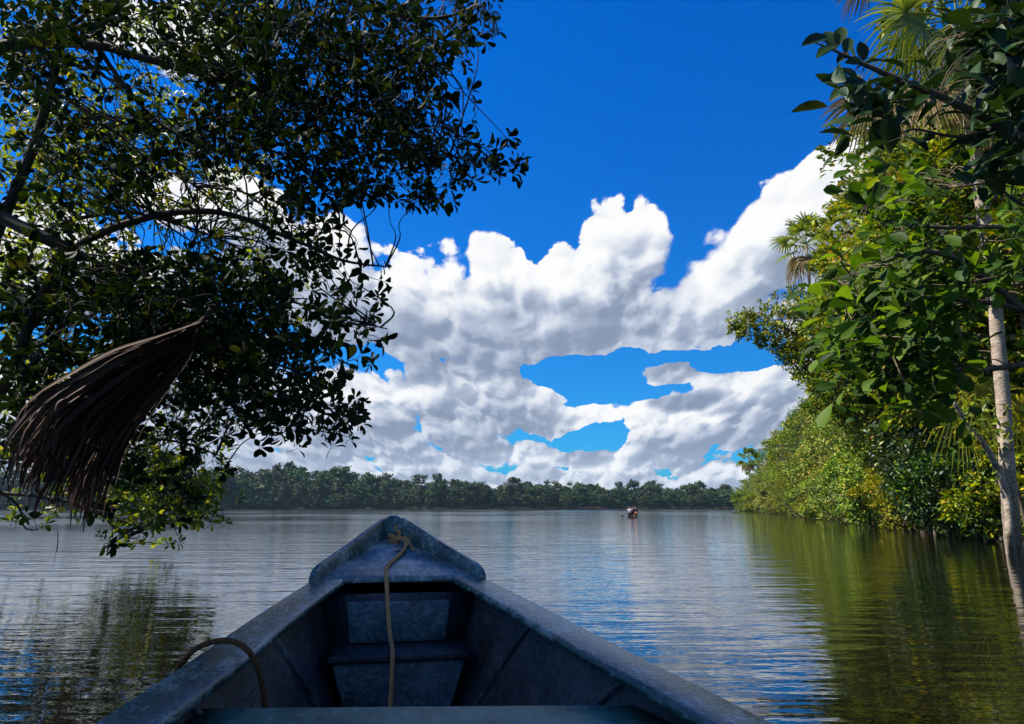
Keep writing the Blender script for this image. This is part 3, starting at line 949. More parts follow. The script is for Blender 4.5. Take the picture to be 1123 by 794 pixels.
tc_ = np.array([[0, 0, -.6], [.3, -.1, 1.6], [.9, -.5, 3.4], [1.6, -.8, 5.6], [2.4, -1.0, 8.0]])
tube(gt_, catmull(tc_, 6), np.linspace(.24, .08, 25), 10); tn = catmull(tc_, 6)
for c in limbs[:5]:
    s = tn[np.argmin(np.linalg.norm(tn - c[0], axis=1))]
    tube(gb, catmull([s, (s + c[0]) / 2 + [0, 0, .12], c[0]], 4), np.linspace(.09, .06, 9), 6)
NR = 2400
px, py = density_points(rng, BACK, 0, 0, 25, 0, 0, NR)
D = np.clip(rng.normal(9.0, .7, NR), 7.8, 10.8)
pts = np.array([P(a, b, c) for a, b, c in zip(px, py, D)]) - TB_O
g = Geo(); gtw = Geo()
rosettes(g, gtw, rng, pts, np.array([.5, -.2, -.05]) + rng.normal(0, .45, (NR, 3)), 7, .11, .46, 'leaf', twig_r=.003)
branchlets(gb, rng, np.concatenate(limbs), pts, .4, .006)
link_mesh('trunk', gt_.mesh('trunk', True), M_BARK_MID, tb_)
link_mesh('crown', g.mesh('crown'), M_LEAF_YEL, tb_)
link_mesh('twigs', gtw.mesh('twigs'), M_BARK_DARK, tb_)
link_mesh('branches', gb.mesh('branches', True), M_BARK_DARK, tb_)
push_back(tb_, TB_O, 1.6)

# dead palm frond caught in the branches
rng = np.random.default_rng(21)
M_DEAD = leaf_mat('dead_frond', [(0, (.016, .007, .005)), (.5, (.042, .021, .015)), (1, (.12, .063, .042))], .06, .9, .75, .2)
DF = 4.05
apex = P(221, 352, DF)
FR_O = apex.copy()
up = [(221, 352), (175, 371), (130, 388), (88, 414), (50, 442), (22, 478), (2, 512)]
lo = [(221, 352), (208, 384), (182, 418), (150, 452), (122, 492), (102, 535), (88, 575)]
g = Geo()
UP = catmull([P(x, y, DF - .18) for x, y in up], 4); LO = catmull([P(x, y, DF + .25) for x, y in lo], 4)
n = len(UP)
for i in range(380):
    t = rng.random() ** .9
    depth = rng.normal(0, .10)
    c = UP * (1 - t) + LO * t
    # strips leave the rib part way along, then hang straight down
    last = int(n * rng.uniform(.60, .95)); first = int(rng.uniform(0, .35) * n) if rng.random() < .45 else 0
    c = c[first:max(last, first + 6)].copy()
    s = np.linspace(0, 1, len(c))
    c[:, 1] += depth * s + .07 * math.sin(t * 9) * s
    c += rng.normal(0, .034, 3) * s[:, None]
    hang = rng.uniform(.03, .17) * (.5 + .8 * s[-1] * (1 - .5 * t))
    dv = unit(c[-1] - c[-3])
    for k in range(1, 5):
        dv = unit(dv * .6 + np.array([rng.normal(0, .08), rng.normal(0, .05), -1]) * .5)
        c = np.vstack([c, c[-1] + dv * hang / 4])
    w = rng.uniform(.006, .016)
    wv = np.sin(np.linspace(.15, PI * .97, len(c))) * w + .001
    tt = unit(np.gradient(c, axis=0))
    side = unit(np.cross(tt, rand_unit(rng, 1)[0] * .8 + np.array([0, -1, .2])))
    m = len(c)
    nrm = np.cross(tt, side)
    v = np.stack([c - side * wv[:, None], c + nrm * wv[:, None] * .35, c + side * wv[:, None]], 1).reshape(-1, 3) - FR_O
    a = np.arange(m - 1) * 3
    f4 = np.concatenate([np.stack([a, a + 1, a + 4, a + 3], -1), np.stack([a + 1, a + 2, a + 5, a + 4], -1)])
    g.add(v, None, f4)
fr = empty('dead_palm_frond', FR_O)
tag(fr, 'brown dried palm frond hanging folded in the branches above the water', 'palm frond')
link_mesh('leaflets', g.mesh('leaflets'), M_DEAD, fr)
g = Geo(); tube(g, catmull(np.array([P(232, 338, DF), P(221, 352, DF), P(190, 366, DF - .03), P(150, 380, DF - .06), P(120, 395, DF - .06)]) - FR_O, 5), np.linspace(.016, .006, 21), 6)
link_mesh('stalk', g.mesh('stalk', True), M_DEAD, fr)
push_back(fr, FR_O, 1.9)

# thin stick standing in the shallows
g = Geo()
sb_ = PZ(63, 599, 0); Dk = sb_[1]
tube(g, catmull([sb_ + [0, 0, -.8], sb_, P(63.4, 590, Dk), P(63.2, 581, Dk)], 4), np.linspace(.016, .010, 13), 6)
st = link_mesh('stick', g.mesh('stick', True), M_BARK_DARK); tag(st, 'thin bare stick poking up out of the water under the branches', 'stick')

# ------------------------------------------------------------------ right bank foreground: large leaved boughs
def trunk_gap(rng, px, py):
    """thinner foliage where the pale palm trunk shows between the boughs"""
    tx = np.interp(py, [90, 115, 220, 300, 380, 470], [1060, 1063, 1077, 1088, 1095, 1101])
    inside = (np.abs(px - tx + 4) < 38) & (((py > 92) & (py < 288)) | ((py > 312) & (py < 480)))
    return ~(inside & (rng.random(len(px)) < .96))

rng = np.random.default_rng(31)
TOP = ["0000000479", "0000000479", "0000012589", "0011233689", "0035664689", "0002442379", "0000000159", "0000000148"]
br = empty('large_leaved_tree', (6.2, 2.6, .8)); BR_O = np.array([6.2, 2.6, .8])
tag(br, 'big leaved tree whose dark bough crosses the top of the tall pale palm', 'tree')
gb = Geo(); limbs = []
def L3(O, pxs, r0, r1):
    c = limb(gb, np.array([P(*q) for q in pxs]) - O, r0, r1, rng, 6, 6, .012); limbs.append(c)
L3(BR_O, [(1320, 300, 3.4), (1200, 200, 3.5), (1100, 140, 3.6), (1030, 105, 3.6), (975, 82, 3.6), (940, 66, 3.6), (915, 53, 3.6), (893, 44, 3.6)], .035, .003)
L3(BR_O, [(1250, 60, 3.3), (1160, 40, 3.5), (1090, 30, 3.7), (1040, 20, 3.8)], .03, .004)
L3(BR_O, [(1100, 140, 3.6), (1050, 150, 3.7), (1005, 142, 3.8), (985, 150, 3.8)], .012, .004)
L3(BR_O, [(1200, 200, 3.5), (1150, 230, 3.7), (1105, 215, 3.8), (1080, 180, 3.9)], .02, .004)
L3(BR_O, [(1030, 105, 3.6), (980, 112, 3.5), (945, 110, 3.5), (925, 95, 3.5)], .008, .003)
NR = 330
px, py = density_points(rng, TOP, 875, 0, 25, 0, 0, NR)
ext = rng.random(90)
keep = trunk_gap(rng, px, py); px, py = px[keep], py[keep]; NR = len(px)
D = rng.uniform(3.2, 4.6, NR)
pts = np.array([P(a, b, c) for a, b, c in zip(px, py, D)]) - BR_O
# same tree outside the frame on the right
M = 200
q = np.stack([rng.uniform(2.6, 5.4, M), rng.uniform(1.8, 4.6, M), rng.uniform(2.2, 5.0, M)], -1)
q = q[~inframe(q)] - BR_O
allp = np.concatenate([pts, q])
g = Geo(); gtw = Geo()
def big_leaves(g, gtw, rng, pts, O, per, length, lean, kind='ovate', wd=.43):
    P_, A_, N_, Ln = [], [], [], []
    for k in range(per):
        ax = lean + rng.normal(0, .55, (len(pts), 3))
        ax[:, 2] -= .25
        P_.append(pts + rng.normal(0, length * .45, pts.shape)); A_.append(ax)
        N_.append(np.array([-.25, -.25, 1.0]) + rng.normal(0, .42, (len(pts), 3)))
        Ln.append(length * rng.uniform(.6, 1.15, len(pts)))
    P_, A_, N_, Ln = map(np.concatenate, (P_, A_, N_, Ln))
    add_leaves(g, P_, A_, N_, Ln, wd * rng.uniform(.88, 1.12, len(P_)), kind)
    for a, b in zip(P_, unit(A_)):
        tube(gtw, [a - b * length * .35 + rng.normal(0, .005, 3), a + b * .01], [.0022, .0016], 3, cap=False)
big_leaves(g, gtw, rng, allp, BR_O, 2, .19, np.array([-.6, -.1, 0]))
# the spray of separate leaves at the bough's tip, and the single leaf that hangs below
tips = [(893, 45, 200, 34), (912, 41, 100, 34), (904, 58, 215, 30), (922, 38, 75, 30), (930, 48, 70, 26), (923, 64, 225, 22), (945, 56, 95, 26), (935, 69, 190, 22),
        (916, 88, 185, 34), (922, 100, 215, 30), (930, 80, 140, 26), (941, 104, 260, 34), (938, 96, 230, 30), (976, 145, 272, 44), (962, 142, 240, 30), (955, 120, 200, 30), (985, 128, 260, 30), (968, 118, 220, 30)]
P_, A_, Ln = [], [], []
for (x, y, ang, l) in tips:
    d_ = np.array([math.cos(R(ang)), 0, math.sin(R(ang))])
    Dd = 3.55 + rng.normal(0, .06)
    a = P(x, y, Dd) - BR_O
    ln = l / FPX * Dd * 1.1
    P_.append(a - d_ * ln * .5); A_.append(d_ + [0, rng.normal(0, .2), 0]); Ln.append(ln)
P_ = np.array(P_); A_ = np.array(A_); Ln = np.array(Ln)
add_leaves(g, P_, A_, np.array([-.1, -1.0, .5]) + rng.normal(0, .2, P_.shape), Ln, .5, 'ovate')
nn = np.concatenate(limbs)
for a in P_:
    s = nn[np.argmin(np.linalg.norm(nn - a, axis=1))]
    tube(gtw, catmull([s, (s + a) / 2 + [0, 0, .01], a], 3), np.linspace(.003, .0015, 7), 4, cap=False)
branchlets(gb, rng, nn, pts, .22, .003)
gt_ = Geo(); tube(gt_, catmull([[1.2, .6, -1.2], [1.0, .5, 1.0], [.7, .4, 2.4], [.2, .2, 3.6]], 6), np.linspace(.17, .07, 19), 9)
link_mesh('trunk', gt_.mesh('trunk', True), M_BARK_MID, br)
tn = catmull([[1.2, .6, -1.2], [1.0, .5, 1.0], [.7, .4, 2.4], [.2, .2, 3.6]], 6)
for c in (limbs[0], limbs[1]):
    s = tn[np.argmin(np.linalg.norm(tn - c[0], axis=1))]
    tube(gb, catmull([s, (s + c[0]) / 2, c[0]], 4), np.linspace(.05, .033, 9), 6)
link_mesh('crown', g.mesh('crown'), M_LEAF_TOP, br)
link_mesh('twigs', gtw.mesh('twigs'), M_BARK_DARK, br)
link_mesh('branches', gb.mesh('branches', True), M_BARK_MID, br)

# second tree with the same leaves a few metres further along the bank
rng = np.random.default_rng(33)
MID = ["0012454246", "0025655358", "0003643378", "0003754468", "0025776688", "0367887777", "0478998757", "0588998736", "0588987636", "0267776534", "0013454333", "0000112112"]
mt_ = empty('large_leaved_tree', (9.6, 6.4, .5)); MT_O = np.array([9.6, 6.4, .5])
tag(mt_, 'dark rounded mass of big leaved foliage hiding the middle of the pale palm trunk', 'tree')
gb = Geo(); limbs = []
for pxs in ([(1330, 420, 6.6), (1200, 380, 6.6), (1120, 340, 6.5), (1040, 330, 6.4), (970, 345, 6.3), (915, 370, 6.2)], [(1300, 300, 6.6), (1190, 270, 6.6), (1110, 250, 6.5), (1040, 250, 6.3), (980, 245, 6.2), (945, 235, 6.1)],
            [(1120, 340, 6.5), (1060, 290, 6.4), (1010, 275, 6.3), (960, 290, 6.2), (920, 310, 6.2)], [(1200, 380, 6.6), (1120, 400, 6.7), (1050, 405, 6.6), (980, 395, 6.5), (930, 390, 6.4)], [(1190, 270, 6.6), (1150, 210, 6.5), (1100, 200, 6.4), (1050, 205, 6.3)]):
    L3(MT_O, pxs, .04, .006)
NR = 1050
px, py = density_points(rng, MID, 875, 175, 25, 0, 0, NR)
keep = trunk_gap(rng, px, py); px, py = px[keep], py[keep]; NR = len(px)
D = np.clip(rng.normal(6.4, .6, NR), 5.2, 8.0)
pts = np.array([P(a, b, c) for a, b, c in zip(px, py, D)]) - MT_O
M = 260
q = np.stack([rng.uniform(4.6, 9.2, M), rng.uniform(4.6, 8.0, M), rng.uniform(1.6, 6.6, M)], -1)
q = q[~inframe(q)] - MT_O
allp = np.concatenate([pts, q])
g = Geo(); gtw = Geo()
big_leaves(g, gtw, rng, allp, MT_O, 2, .21, np.array([-.6, -.1, .05]), 'obovate', .54)
branchlets(gb, rng, np.concatenate(limbs), pts, .3, .005)
gt_ = Geo(); tc_ = [[.3, .3, -1.0], [.2, .1, 1.4], [0, 0, 3.2], [-.3, 0, 5.0]]
tube(gt_, catmull(tc_, 6), np.linspace(.18, .07, 19), 9); tn = catmull(tc_, 6)
for c in limbs[:2]:
    s = tn[np.argmin(np.linalg.norm(tn - c[0], axis=1))]
    tube(gb, catmull([s, (s + c[0]) / 2, c[0]], 4), np.linspace(.06, .04, 9), 6)
link_mesh('trunk', gt_.mesh('trunk', True), M_BARK_MID, mt_)
link_mesh('crown', g.mesh('crown'), M_LEAF_BIG, mt_)
link_mesh('twigs', gtw.mesh('twigs'), M_BARK_DARK, mt_)
link_mesh('branches', gb.mesh('branches', True), M_BARK_MID, mt_)

# ------------------------------------------------------------------ right bank: trees and shrubs
M_LEAF_BANK = leaf_mat('bank_leaf', [(0, (.014, .045, .003)), (.35, (.065, .145, .004)), (.8, (.24, .32, .006)), (.95, (.40, .38, .010)), (1, (.36, .18, .03))], .17, 1.7, .55, .16, vary=.75)
M_LEAF_BANK2 = leaf_mat('olive_bank_leaf', [(0, (.018, .045, .004)), (.4, (.085, .140, .006)), (.8, (.27, .31, .012)), (.95, (.40, .35, .03)), (1, (.36, .20, .06))], .15, 1.6, .55, .16, vary=.75)
M_LEAF_FAR = leaf_mat('rainforest_leaf', [(0, (.008, .026, .006)), (.5, (.020, .060, .009)), (.85, (.050, .100, .012)), (1, (.10, .13, .02))], .08, 1.1, .6, .15, vary=1.1)
M_LEAF_FAR2 = leaf_mat('dull_rainforest_leaf', [(0, (.02, .035, .016)), (.5, (.05, .075, .026)), (.85, (.09, .11, .04)), (1, (.13, .13, .06))], .1, 1.1, .6, .2, vary=.8)

def bank_plant(seed, h, r, nclump, per, leaf, skirt, lean=0.0, kind='leaf', spread=1.0):
    """one crown reaching from skirt*h to h, radius r, and the stems that carry it; base at the origin"""
    rng = np.random.default_rng(seed)
    g = Geo(); gs = Geo()
    zc = np.clip(rng.beta(1.6, 1.35, nclump), 0, 1)
    prof = np.sin(np.clip(zc, .02, .98) * PI * .92 + .16) ** .6
    ang = rng.random(nclump) * 2 * PI
    rad = r * prof * np.sqrt(rng.uniform(.15, 1.0, nclump))
    C = np.stack([np.cos(ang) * rad, np.sin(ang) * rad, h * (skirt + (1 - skirt) * zc * .93)], -1)
    C[:, 0] += lean * (C[:, 2] / h)
    cr = r * rng.uniform(.18, .36, nclump) * spread
    far_ = rng.random(nclump) < .22                      # ragged boughs that stick out of the outline
    C[far_, :2] *= rng.uniform(1.15, 1.45, far_.sum())[:, None]; C[far_, 2] = C[far_, 2] * rng.uniform(.98, 1.13, far_.sum()); cr[far_] *= .55
    # sprays on the shell of every clump, more on its upper outer side
    ns = per
    ci = np.repeat(np.arange(nclump), ns)
    dv = rand_unit(rng, len(ci)); dv[:, 2] = dv[:, 2] * .75 + .22; dv = unit(dv)
    sp = C[ci] + dv * (cr[ci] * rng.uniform(.45, 1.08, len(ci)) ** .7)[:, None] * np.array([1, 1, .75])
    sp[:, 2] = np.maximum(sp[:, 2], .10)
    out = unit(sp - np.array([lean * .5, 0, h * .4]))
    P_, A_, N_, L_ = [], [], [], []
    for k in range(5):
        ax = unit(dv * .6 + out * .5 + rng.normal(0, .6, sp.shape) + [0, 0, -.1])
        P_.append(sp + rng.normal(0, leaf * .35, sp.shape)); A_.append(ax)
        N_.append(np.array([0, 0, .8]) + out * .4 + rng.normal(0, .45, sp.shape)); L_.append(leaf * rng.uniform(.6, 1.2, len(sp)))
    P_, A_, N_, L_ = map(np.concatenate, (P_, A_, N_, L_))
    P_[:, 2] = np.maximum(P_[:, 2], .12)
    add_leaves(g, P_, A_, N_, L_, .5, kind)
    nst = 1 if skirt > .2 else 4
    stems = []
    for k in range(nst):
        a = rng.random() * 6.28; o = np.array([math.cos(a), math.sin(a), 0]) * (0 if nst == 1 else r * .28)
        top = np.array([lean * .6 + rng.normal(0, r * .15), rng.normal(0, r * .15), h * .72])
        c = catmull([o + [0, 0, -.9], o + [0, 0, .2], o * .8 + (top - o) * .4 + rng.normal(0, r * .05, 3), top], 5)
        tube(gs, c, np.linspace(h * .016 + .03, h * .006 + .01, len(c)), 8); stems.append(c)
    S = np.concatenate(stems)
    S = S[S[:, 2] > h * .12]
    for i in range(nclump):
        cand = S[S[:, 2] < C[i, 2] + .1]
        if len(cand) == 0: continue
        s = cand[np.argmin(np.linalg.norm(cand - C[i], axis=1))]
        c = catmull([s, s + (C[i] - s) * .5 + rng.normal(0, .06 * r, 3) + [0, 0, .03 * r], C[i]], 4)
        tube(gs, c, np.linspace(.012 + .006 * h, .012, len(c)), 5, cap=False)
    return g.mesh('crown'), gs.mesh('trunk', True)

M_LEAF_SHADE = leaf_mat('shade_tinted_bank_leaf', [(0, (.006, .018, .004)), (.55, (.014, .040, .005)), (.85, (.035, .075, .007)), (.96, (.14, .19, .010)), (1, (.30, .30, .015))], .14, 1.6, .42, .3, vary=.6)  # bank leaf darkened to stand for shade, a few bright ones as glints
VAR = {}
def variant(key, *a, **k):
    VAR[key] = bank_plant(*a, **k)
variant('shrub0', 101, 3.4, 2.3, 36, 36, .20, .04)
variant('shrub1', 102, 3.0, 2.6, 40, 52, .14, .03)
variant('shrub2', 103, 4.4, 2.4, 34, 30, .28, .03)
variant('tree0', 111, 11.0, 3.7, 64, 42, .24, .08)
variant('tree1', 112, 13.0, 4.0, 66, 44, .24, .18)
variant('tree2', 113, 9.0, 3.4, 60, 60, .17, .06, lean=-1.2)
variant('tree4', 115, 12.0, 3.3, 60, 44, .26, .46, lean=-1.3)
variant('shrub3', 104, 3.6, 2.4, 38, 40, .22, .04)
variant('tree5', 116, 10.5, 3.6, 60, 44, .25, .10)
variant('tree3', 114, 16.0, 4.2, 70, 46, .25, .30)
for k, (c, t) in VAR.items():
    c.materials.append(M_LEAF_SHADE if k in ('shrub3', 'tree5') else M_LEAF_BANK2 if k in ('shrub1', 'tree2') else M_LEAF_BANK); t.materials.append(M_BARK_MID if k != 'tree3' else M_BARK_PALE)  # near shrubs and trees carry the leaf with shade in its colour

def plant(name, key, loc, rz, sc, label, group=None, cat='tree'):
    e = empty(name, loc, rz); e.scale = sc
    tag(e, label, cat, group)
    link_mesh('crown', VAR[key][0], None, e); link_mesh('trunk', VAR[key][1], None, e)
    return e

rng = np.random.default_rng(51)
# (distance, metres inland from the water's edge, variant, scale, rotation)
SHRUBS = []
Dd = 21.0; i = 0
while Dd < 225:
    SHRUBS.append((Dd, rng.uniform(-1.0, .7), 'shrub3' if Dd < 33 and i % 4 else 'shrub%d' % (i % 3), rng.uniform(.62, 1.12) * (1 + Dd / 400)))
    Dd *= 1.075; Dd += .9; i += 1
shrub_labels = ['bushy shrub hanging over the waterline of the right bank, sunlit yellow green', 'olive spreading shrub at the waterline of the right bank', 'tall leafy shrub rising from the waterline of the right bank', 'shrub with shade painted dark into its leaves, in the near part of the right bank']
for (Dd, inl, key, s) in SHRUBS:
    k = int(key[-1])
    plant('bank_shrub', key, (float(xr(Dd)) + inl, Dd, .05), rng.random() * 6.28, (s, s, s * rng.uniform(.85, 1.15)), shrub_labels[k], 'shrubs along the right bank', 'shrub')
TREES = []
Dd = 23.0; i = 0
while Dd < 240:
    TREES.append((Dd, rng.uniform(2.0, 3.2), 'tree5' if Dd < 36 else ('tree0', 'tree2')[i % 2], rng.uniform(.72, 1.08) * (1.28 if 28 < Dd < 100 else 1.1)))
    if i % 2 == 0: TREES.append((Dd + 2, rng.uniform(6.0, 8.0), ('tree1', 'tree3')[(i // 2) % 2], rng.uniform(.9, 1.1) * (1.3 if 28 < Dd < 100 else 1.1)))
    Dd = Dd * 1.085 + 1.6; i += 1
tree_labels = {'tree5': 'tree with shade painted dark into its leaves, filling the near part of the right bank', 'tree0': 'dense sunlit green tree leafy to the ground on the right bank', 'tree1': 'taller green tree standing behind the front row on the right bank',
               'tree2': 'olive green tree leaning towards the water on the right bank', 'tree3': 'tall pale stemmed tree rising behind the front row on the right bank'}
for (Dd, inl, key, s) in TREES:
    plant('bank_tree', key, (float(xr(Dd)) + inl, Dd, .3), rng.random() * .8 - .4 if key == 'tree2' else rng.random() * 6.28, (s, s, s * rng.uniform(.9, 1.1)), tree_labels[key], 'trees along the right bank')
# tall trees behind the pale palm that close off the view on the right
for (px, Dd, key, s) in ((1062, 31, 'tree3', .95), (1120, 27, 'tree3', 1.12), (1130, 23, 'tree1', 1.25), (1030, 42, 'tree1', .95), (1180, 19, 'tree3', 1.05), (1230, 17, 'tree1', 1.1), (1090, 38, 'tree3', 1.25), (1030, 48, 'tree1', 1.35)):
    b = P(px, 556, Dd)
    plant('bank_tree', key, (b[0], Dd, .5), rng.random() * 6.28, (s, s, s), tree_labels[key], 'trees along the right bank')

# tree with one bough thrown out over the lake against the clouds
for (Dd, s, rz) in ((22.5, .92, .2), (28.0, 1.0, -.3), (34.5, 1.08, .1), (43.0, 1.1, -.2)):
    plant('bank_tree', 'tree4', (float(xr(Dd)) + .4, Dd, .1), rz, (s, s, s), 'high crowned tree arching out over the shaded water edge of the right bank', 'trees along the right bank')
for (Dd, inl, key, s) in ((58, 2.5, 'tree3', .82), (70, 4, 'tree1', 1.12), (88, 3, 'tree3', .95), (112, 3, 'tree1', 1.2), (140, 4, 'tree3', 1.05), (178, 5, 'tree1', 1.3)):
    plant('bank_tree', key, (float(xr(Dd)) + inl, Dd, .2), rng.random() * 6.28, (s, s, s), tree_labels[key], 'trees along the right bank')
rng = np.random.default_rng(61)
ob = empty('leaning_tree', (23.2, 38, .3)); OB_O = np.array([23.2, 38, .3])
tag(ob, 'tree throwing a ragged leafy bough far out over the lake, against the white clouds', 'tree')
gb = Geo(); g = Geo()
tr = [[0, 0, -1], [-.2, 0, 2.5], [-.9, 0, 5.5], [-2.2, -.2, 8.0]]
tube(gb, catmull(tr, 6), np.linspace(.26, .13, 19), 9)
bough = [np.array([-2.2, -.2, 8.0])] + [P(x, y, d) - OB_O for x, y, d in ((905, 400, 38), (880, 372, 38), (855, 358, 38), (828, 356, 38), (806, 354, 38))]
bc = catmull(bough, 6); tube(gb, bc, np.linspace(.13, .025, len(bc)), 7)
CL = [(806, 355, 12), (820, 348, 12), (826, 362, 14), (842, 342, 16), (846, 360, 16), (858, 372, 16), (862, 336, 18), (866, 354, 20), (876, 386, 16), (884, 368, 22), (886, 342, 20), (862, 390, 12), (900, 352, 26), (905, 385, 26),
      (852, 380, 11), (874, 322, 12), (895, 325, 18), (915, 360, 30), (925, 330, 30), (930, 390, 30), (945, 360, 30), (883, 402, 13), (898, 408, 14), (812, 364, 7), (835, 374, 8)]
for (x, y, rr) in CL:
    c = P(x, y, 38 + rng.normal(0, 1.0)) - OB_O; r = rr / FPX * 38
    n = int(22 + 1.9 * rr)
    sp = c + rand_unit(rng, n) * (r * rng.uniform(.3, 1.05, n))[:, None]
    s = bc[np.argmin(np.linalg.norm(bc - c, axis=1))]
    tube(gb, catmull([s, (s + c) / 2 + rng.normal(0, .08, 3), c], 4), np.linspace(.045, .015, 9), 5)
    for k in range(6):
        ax = unit((sp - c) * .8 + rng.normal(0, .5, sp.shape))
        add_leaves(g, sp + rng.normal(0, .07, sp.shape), ax, np.array([-.2, 0, .8]) + rng.normal(0, .5, sp.shape), .23 * rng.uniform(.6, 1.2, n), .48, 'leaf')
link_mesh('trunk', gb.mesh('trunk', True), M_BARK_MID, ob)
link_mesh('crown', g.mesh('crown'), M_LEAF_BANK2, ob)

# undergrowth: unbroken low greenery behind the shrubs
g = Geo()
N = 26000
Dd = 15 + 70 * rng.random(N) ** 1.6
inl = rng.uniform(.2, 10, N)
x = xr(Dd) + inl
ax = rand_unit(rng, N); ax[:, 2] = np.abs(ax[:, 2]) * .6
add_leaves(g, np.stack([x, Dd, .25 + rng.random(N) ** 1.6 * np.minimum(.9 + inl * .35, 2.6)], -1), ax, np.array([-.2, -.1, .8]) + rng.normal(0, .5, (N, 3)), rng.uniform(.16, .34, N), .45, 'card')
tag(link_mesh('undergrowth', g.mesh('undergrowth'), M_LEAF_BANK), kind='stuff')

# dead branches and roots sticking out of the shallows
DB = [(955, 577, 1.5, 'short brown root stub rising from the water under the middle of the right bank'), (1000, 583, 1.9, 'bare forked dead branch reaching over the water at the right bank'), (1052, 590, 1.7, 'pale dead branch lying half in the water left of the glossy plant'),
      (925, 574.5, 2.2, 'thin grey dead branch slanting out of the water below the sunlit shrubs'), (882, 571, 2.4, 'low bare branch trailing in the water at the far part of the right bank')]
for (px, py, ln, lab) in DB:
    b = PZ(px, py, 0)
    g = Geo()
    dv = unit(np.array([-.8, -.3, rng.uniform(.25, .7)]))
    c = catmull([[.5, .2, -.5], [0.1, 0, .05], dv * ln * .5 + rng.normal(0, .08, 3), dv * ln + rng.normal(0, .1, 3)], 6)
    tube(g, c, np.linspace(.075, .018, len(c)), 7)
    for k in range(3):
        s_ = c[8 + 3 * k]; e_ = s_ + unit(dv + rng.normal(0, .6, 3)) * ln * .35
        tube(g, catmull([s_, (s_ + e_) / 2 + rng.normal(0, .04, 3), e_], 4), np.linspace(.026, .008, 9), 5)
    o = link_mesh('dead_branch', g.mesh('dead_branch', True), M_BARK_MID, None, b)
    tag(o, lab, 'branch', 'dead branches along the right bank')

# ------------------------------------------------------------------ fan palms
M_PALM = leaf_mat('palm_leaf', [(0, (.07, .12, .012)), (.5, (.14, .20, .018)), (1, (.26, .27, .05))], .30, 1.3, .42, .4)
M_PALM_Y = leaf_mat('yellow_palm_leaf', [(0, (.22, .24, .02)), (.5, (.36, .34, .03)), (1, (.45, .38, .06))], .45, 1.3, .42, .4)
M_PALM_B = leaf_mat('dry_palm_leaf', [(0, (.13, .085, .035)), (.5, (.22, .15, .06)), (1, (.30, .22, .10))], .22, 1.0, .6, .2)
M_STALK = bark_mat('palm_stalk', (.08, .09, .03), (.18, .18, .07), 12)

def fan_frond(name, mat, parent, rng, start, hub, R_, n=44, span=250, droop=.25, roll=0.0, w=.032, hang=0.0):
    """stalk from start to hub and a fan of narrow pleated leaflets round the hub"""
    start = np.asarray(start, float); hub = np.asarray(hub, float)
    ax = unit(hub - start)
    up = np.array([0, 0, 1.0]); sd = unit(np.cross(ax, up)); nr = np.cross(sd, ax)
    sd2 = math.cos(roll) * sd + math.sin(roll) * nr; nr2 = np.cross(sd2, ax)
    g = Geo()
    mid = (start + hub) / 2 + np.array([0, 0, .06 * np.linalg.norm(hub - start)])
    tube(g, catmull([start, mid, hub], 5), np.linspace(R_ * .022, R_ * .012, 11), 5)
    rr = np.array([0, .2, .45, .7, .88, 1.0])
    ww = np.array([.25, .8, 1.0, .75, .45, .04]) * w
    for i in range(n):
        phi = R(-span / 2 + span * (i + .5) / n) + rng.normal(0, .02)
        L_ = R_ * (.78 + .22 * math.cos(phi)) * rng.uniform(.86, 1.06)
        d = math.cos(phi) * ax + math.sin(phi) * sd2
        cup = .16 * (i % 2 * 2 - 1) * .3
        c = hub + rr[:, None] * L_ * d + nr2 * (L_ * .10 * np.sin(rr * 2.2))[:, None]
        dr = droop * rng.uniform(.6, 1.5)
        c = c + np.array([0, 0, -1.0]) * (L_ * dr * rr ** 2.2)[:, None]
        if hang: c = c + np.array([0, 0, -1.0]) * (L_ * hang * np.maximum(rr - .35, 0) ** 1.3)[:, None]
        t = unit(np.gradient(c, axis=0)); s_ = unit(np.cross(t, nr2)); n_ = np.cross(s_, t)
        v = np.stack([c - s_ * ww[:, None] + n_ * ww[:, None] * .4, c, c + s_ * ww[:, None] + n_ * ww[:, None] * .4], 1).reshape(-1, 3)
        a = np.arange(len(rr) - 1) * 3
        g.add(v, None, np.concatenate([np.stack([a, a + 1, a + 4, a + 3], -1), np.stack([a + 1, a + 2, a + 5, a + 4], -1)]))
    return link_mesh(name, g.mesh(name), mat, parent)

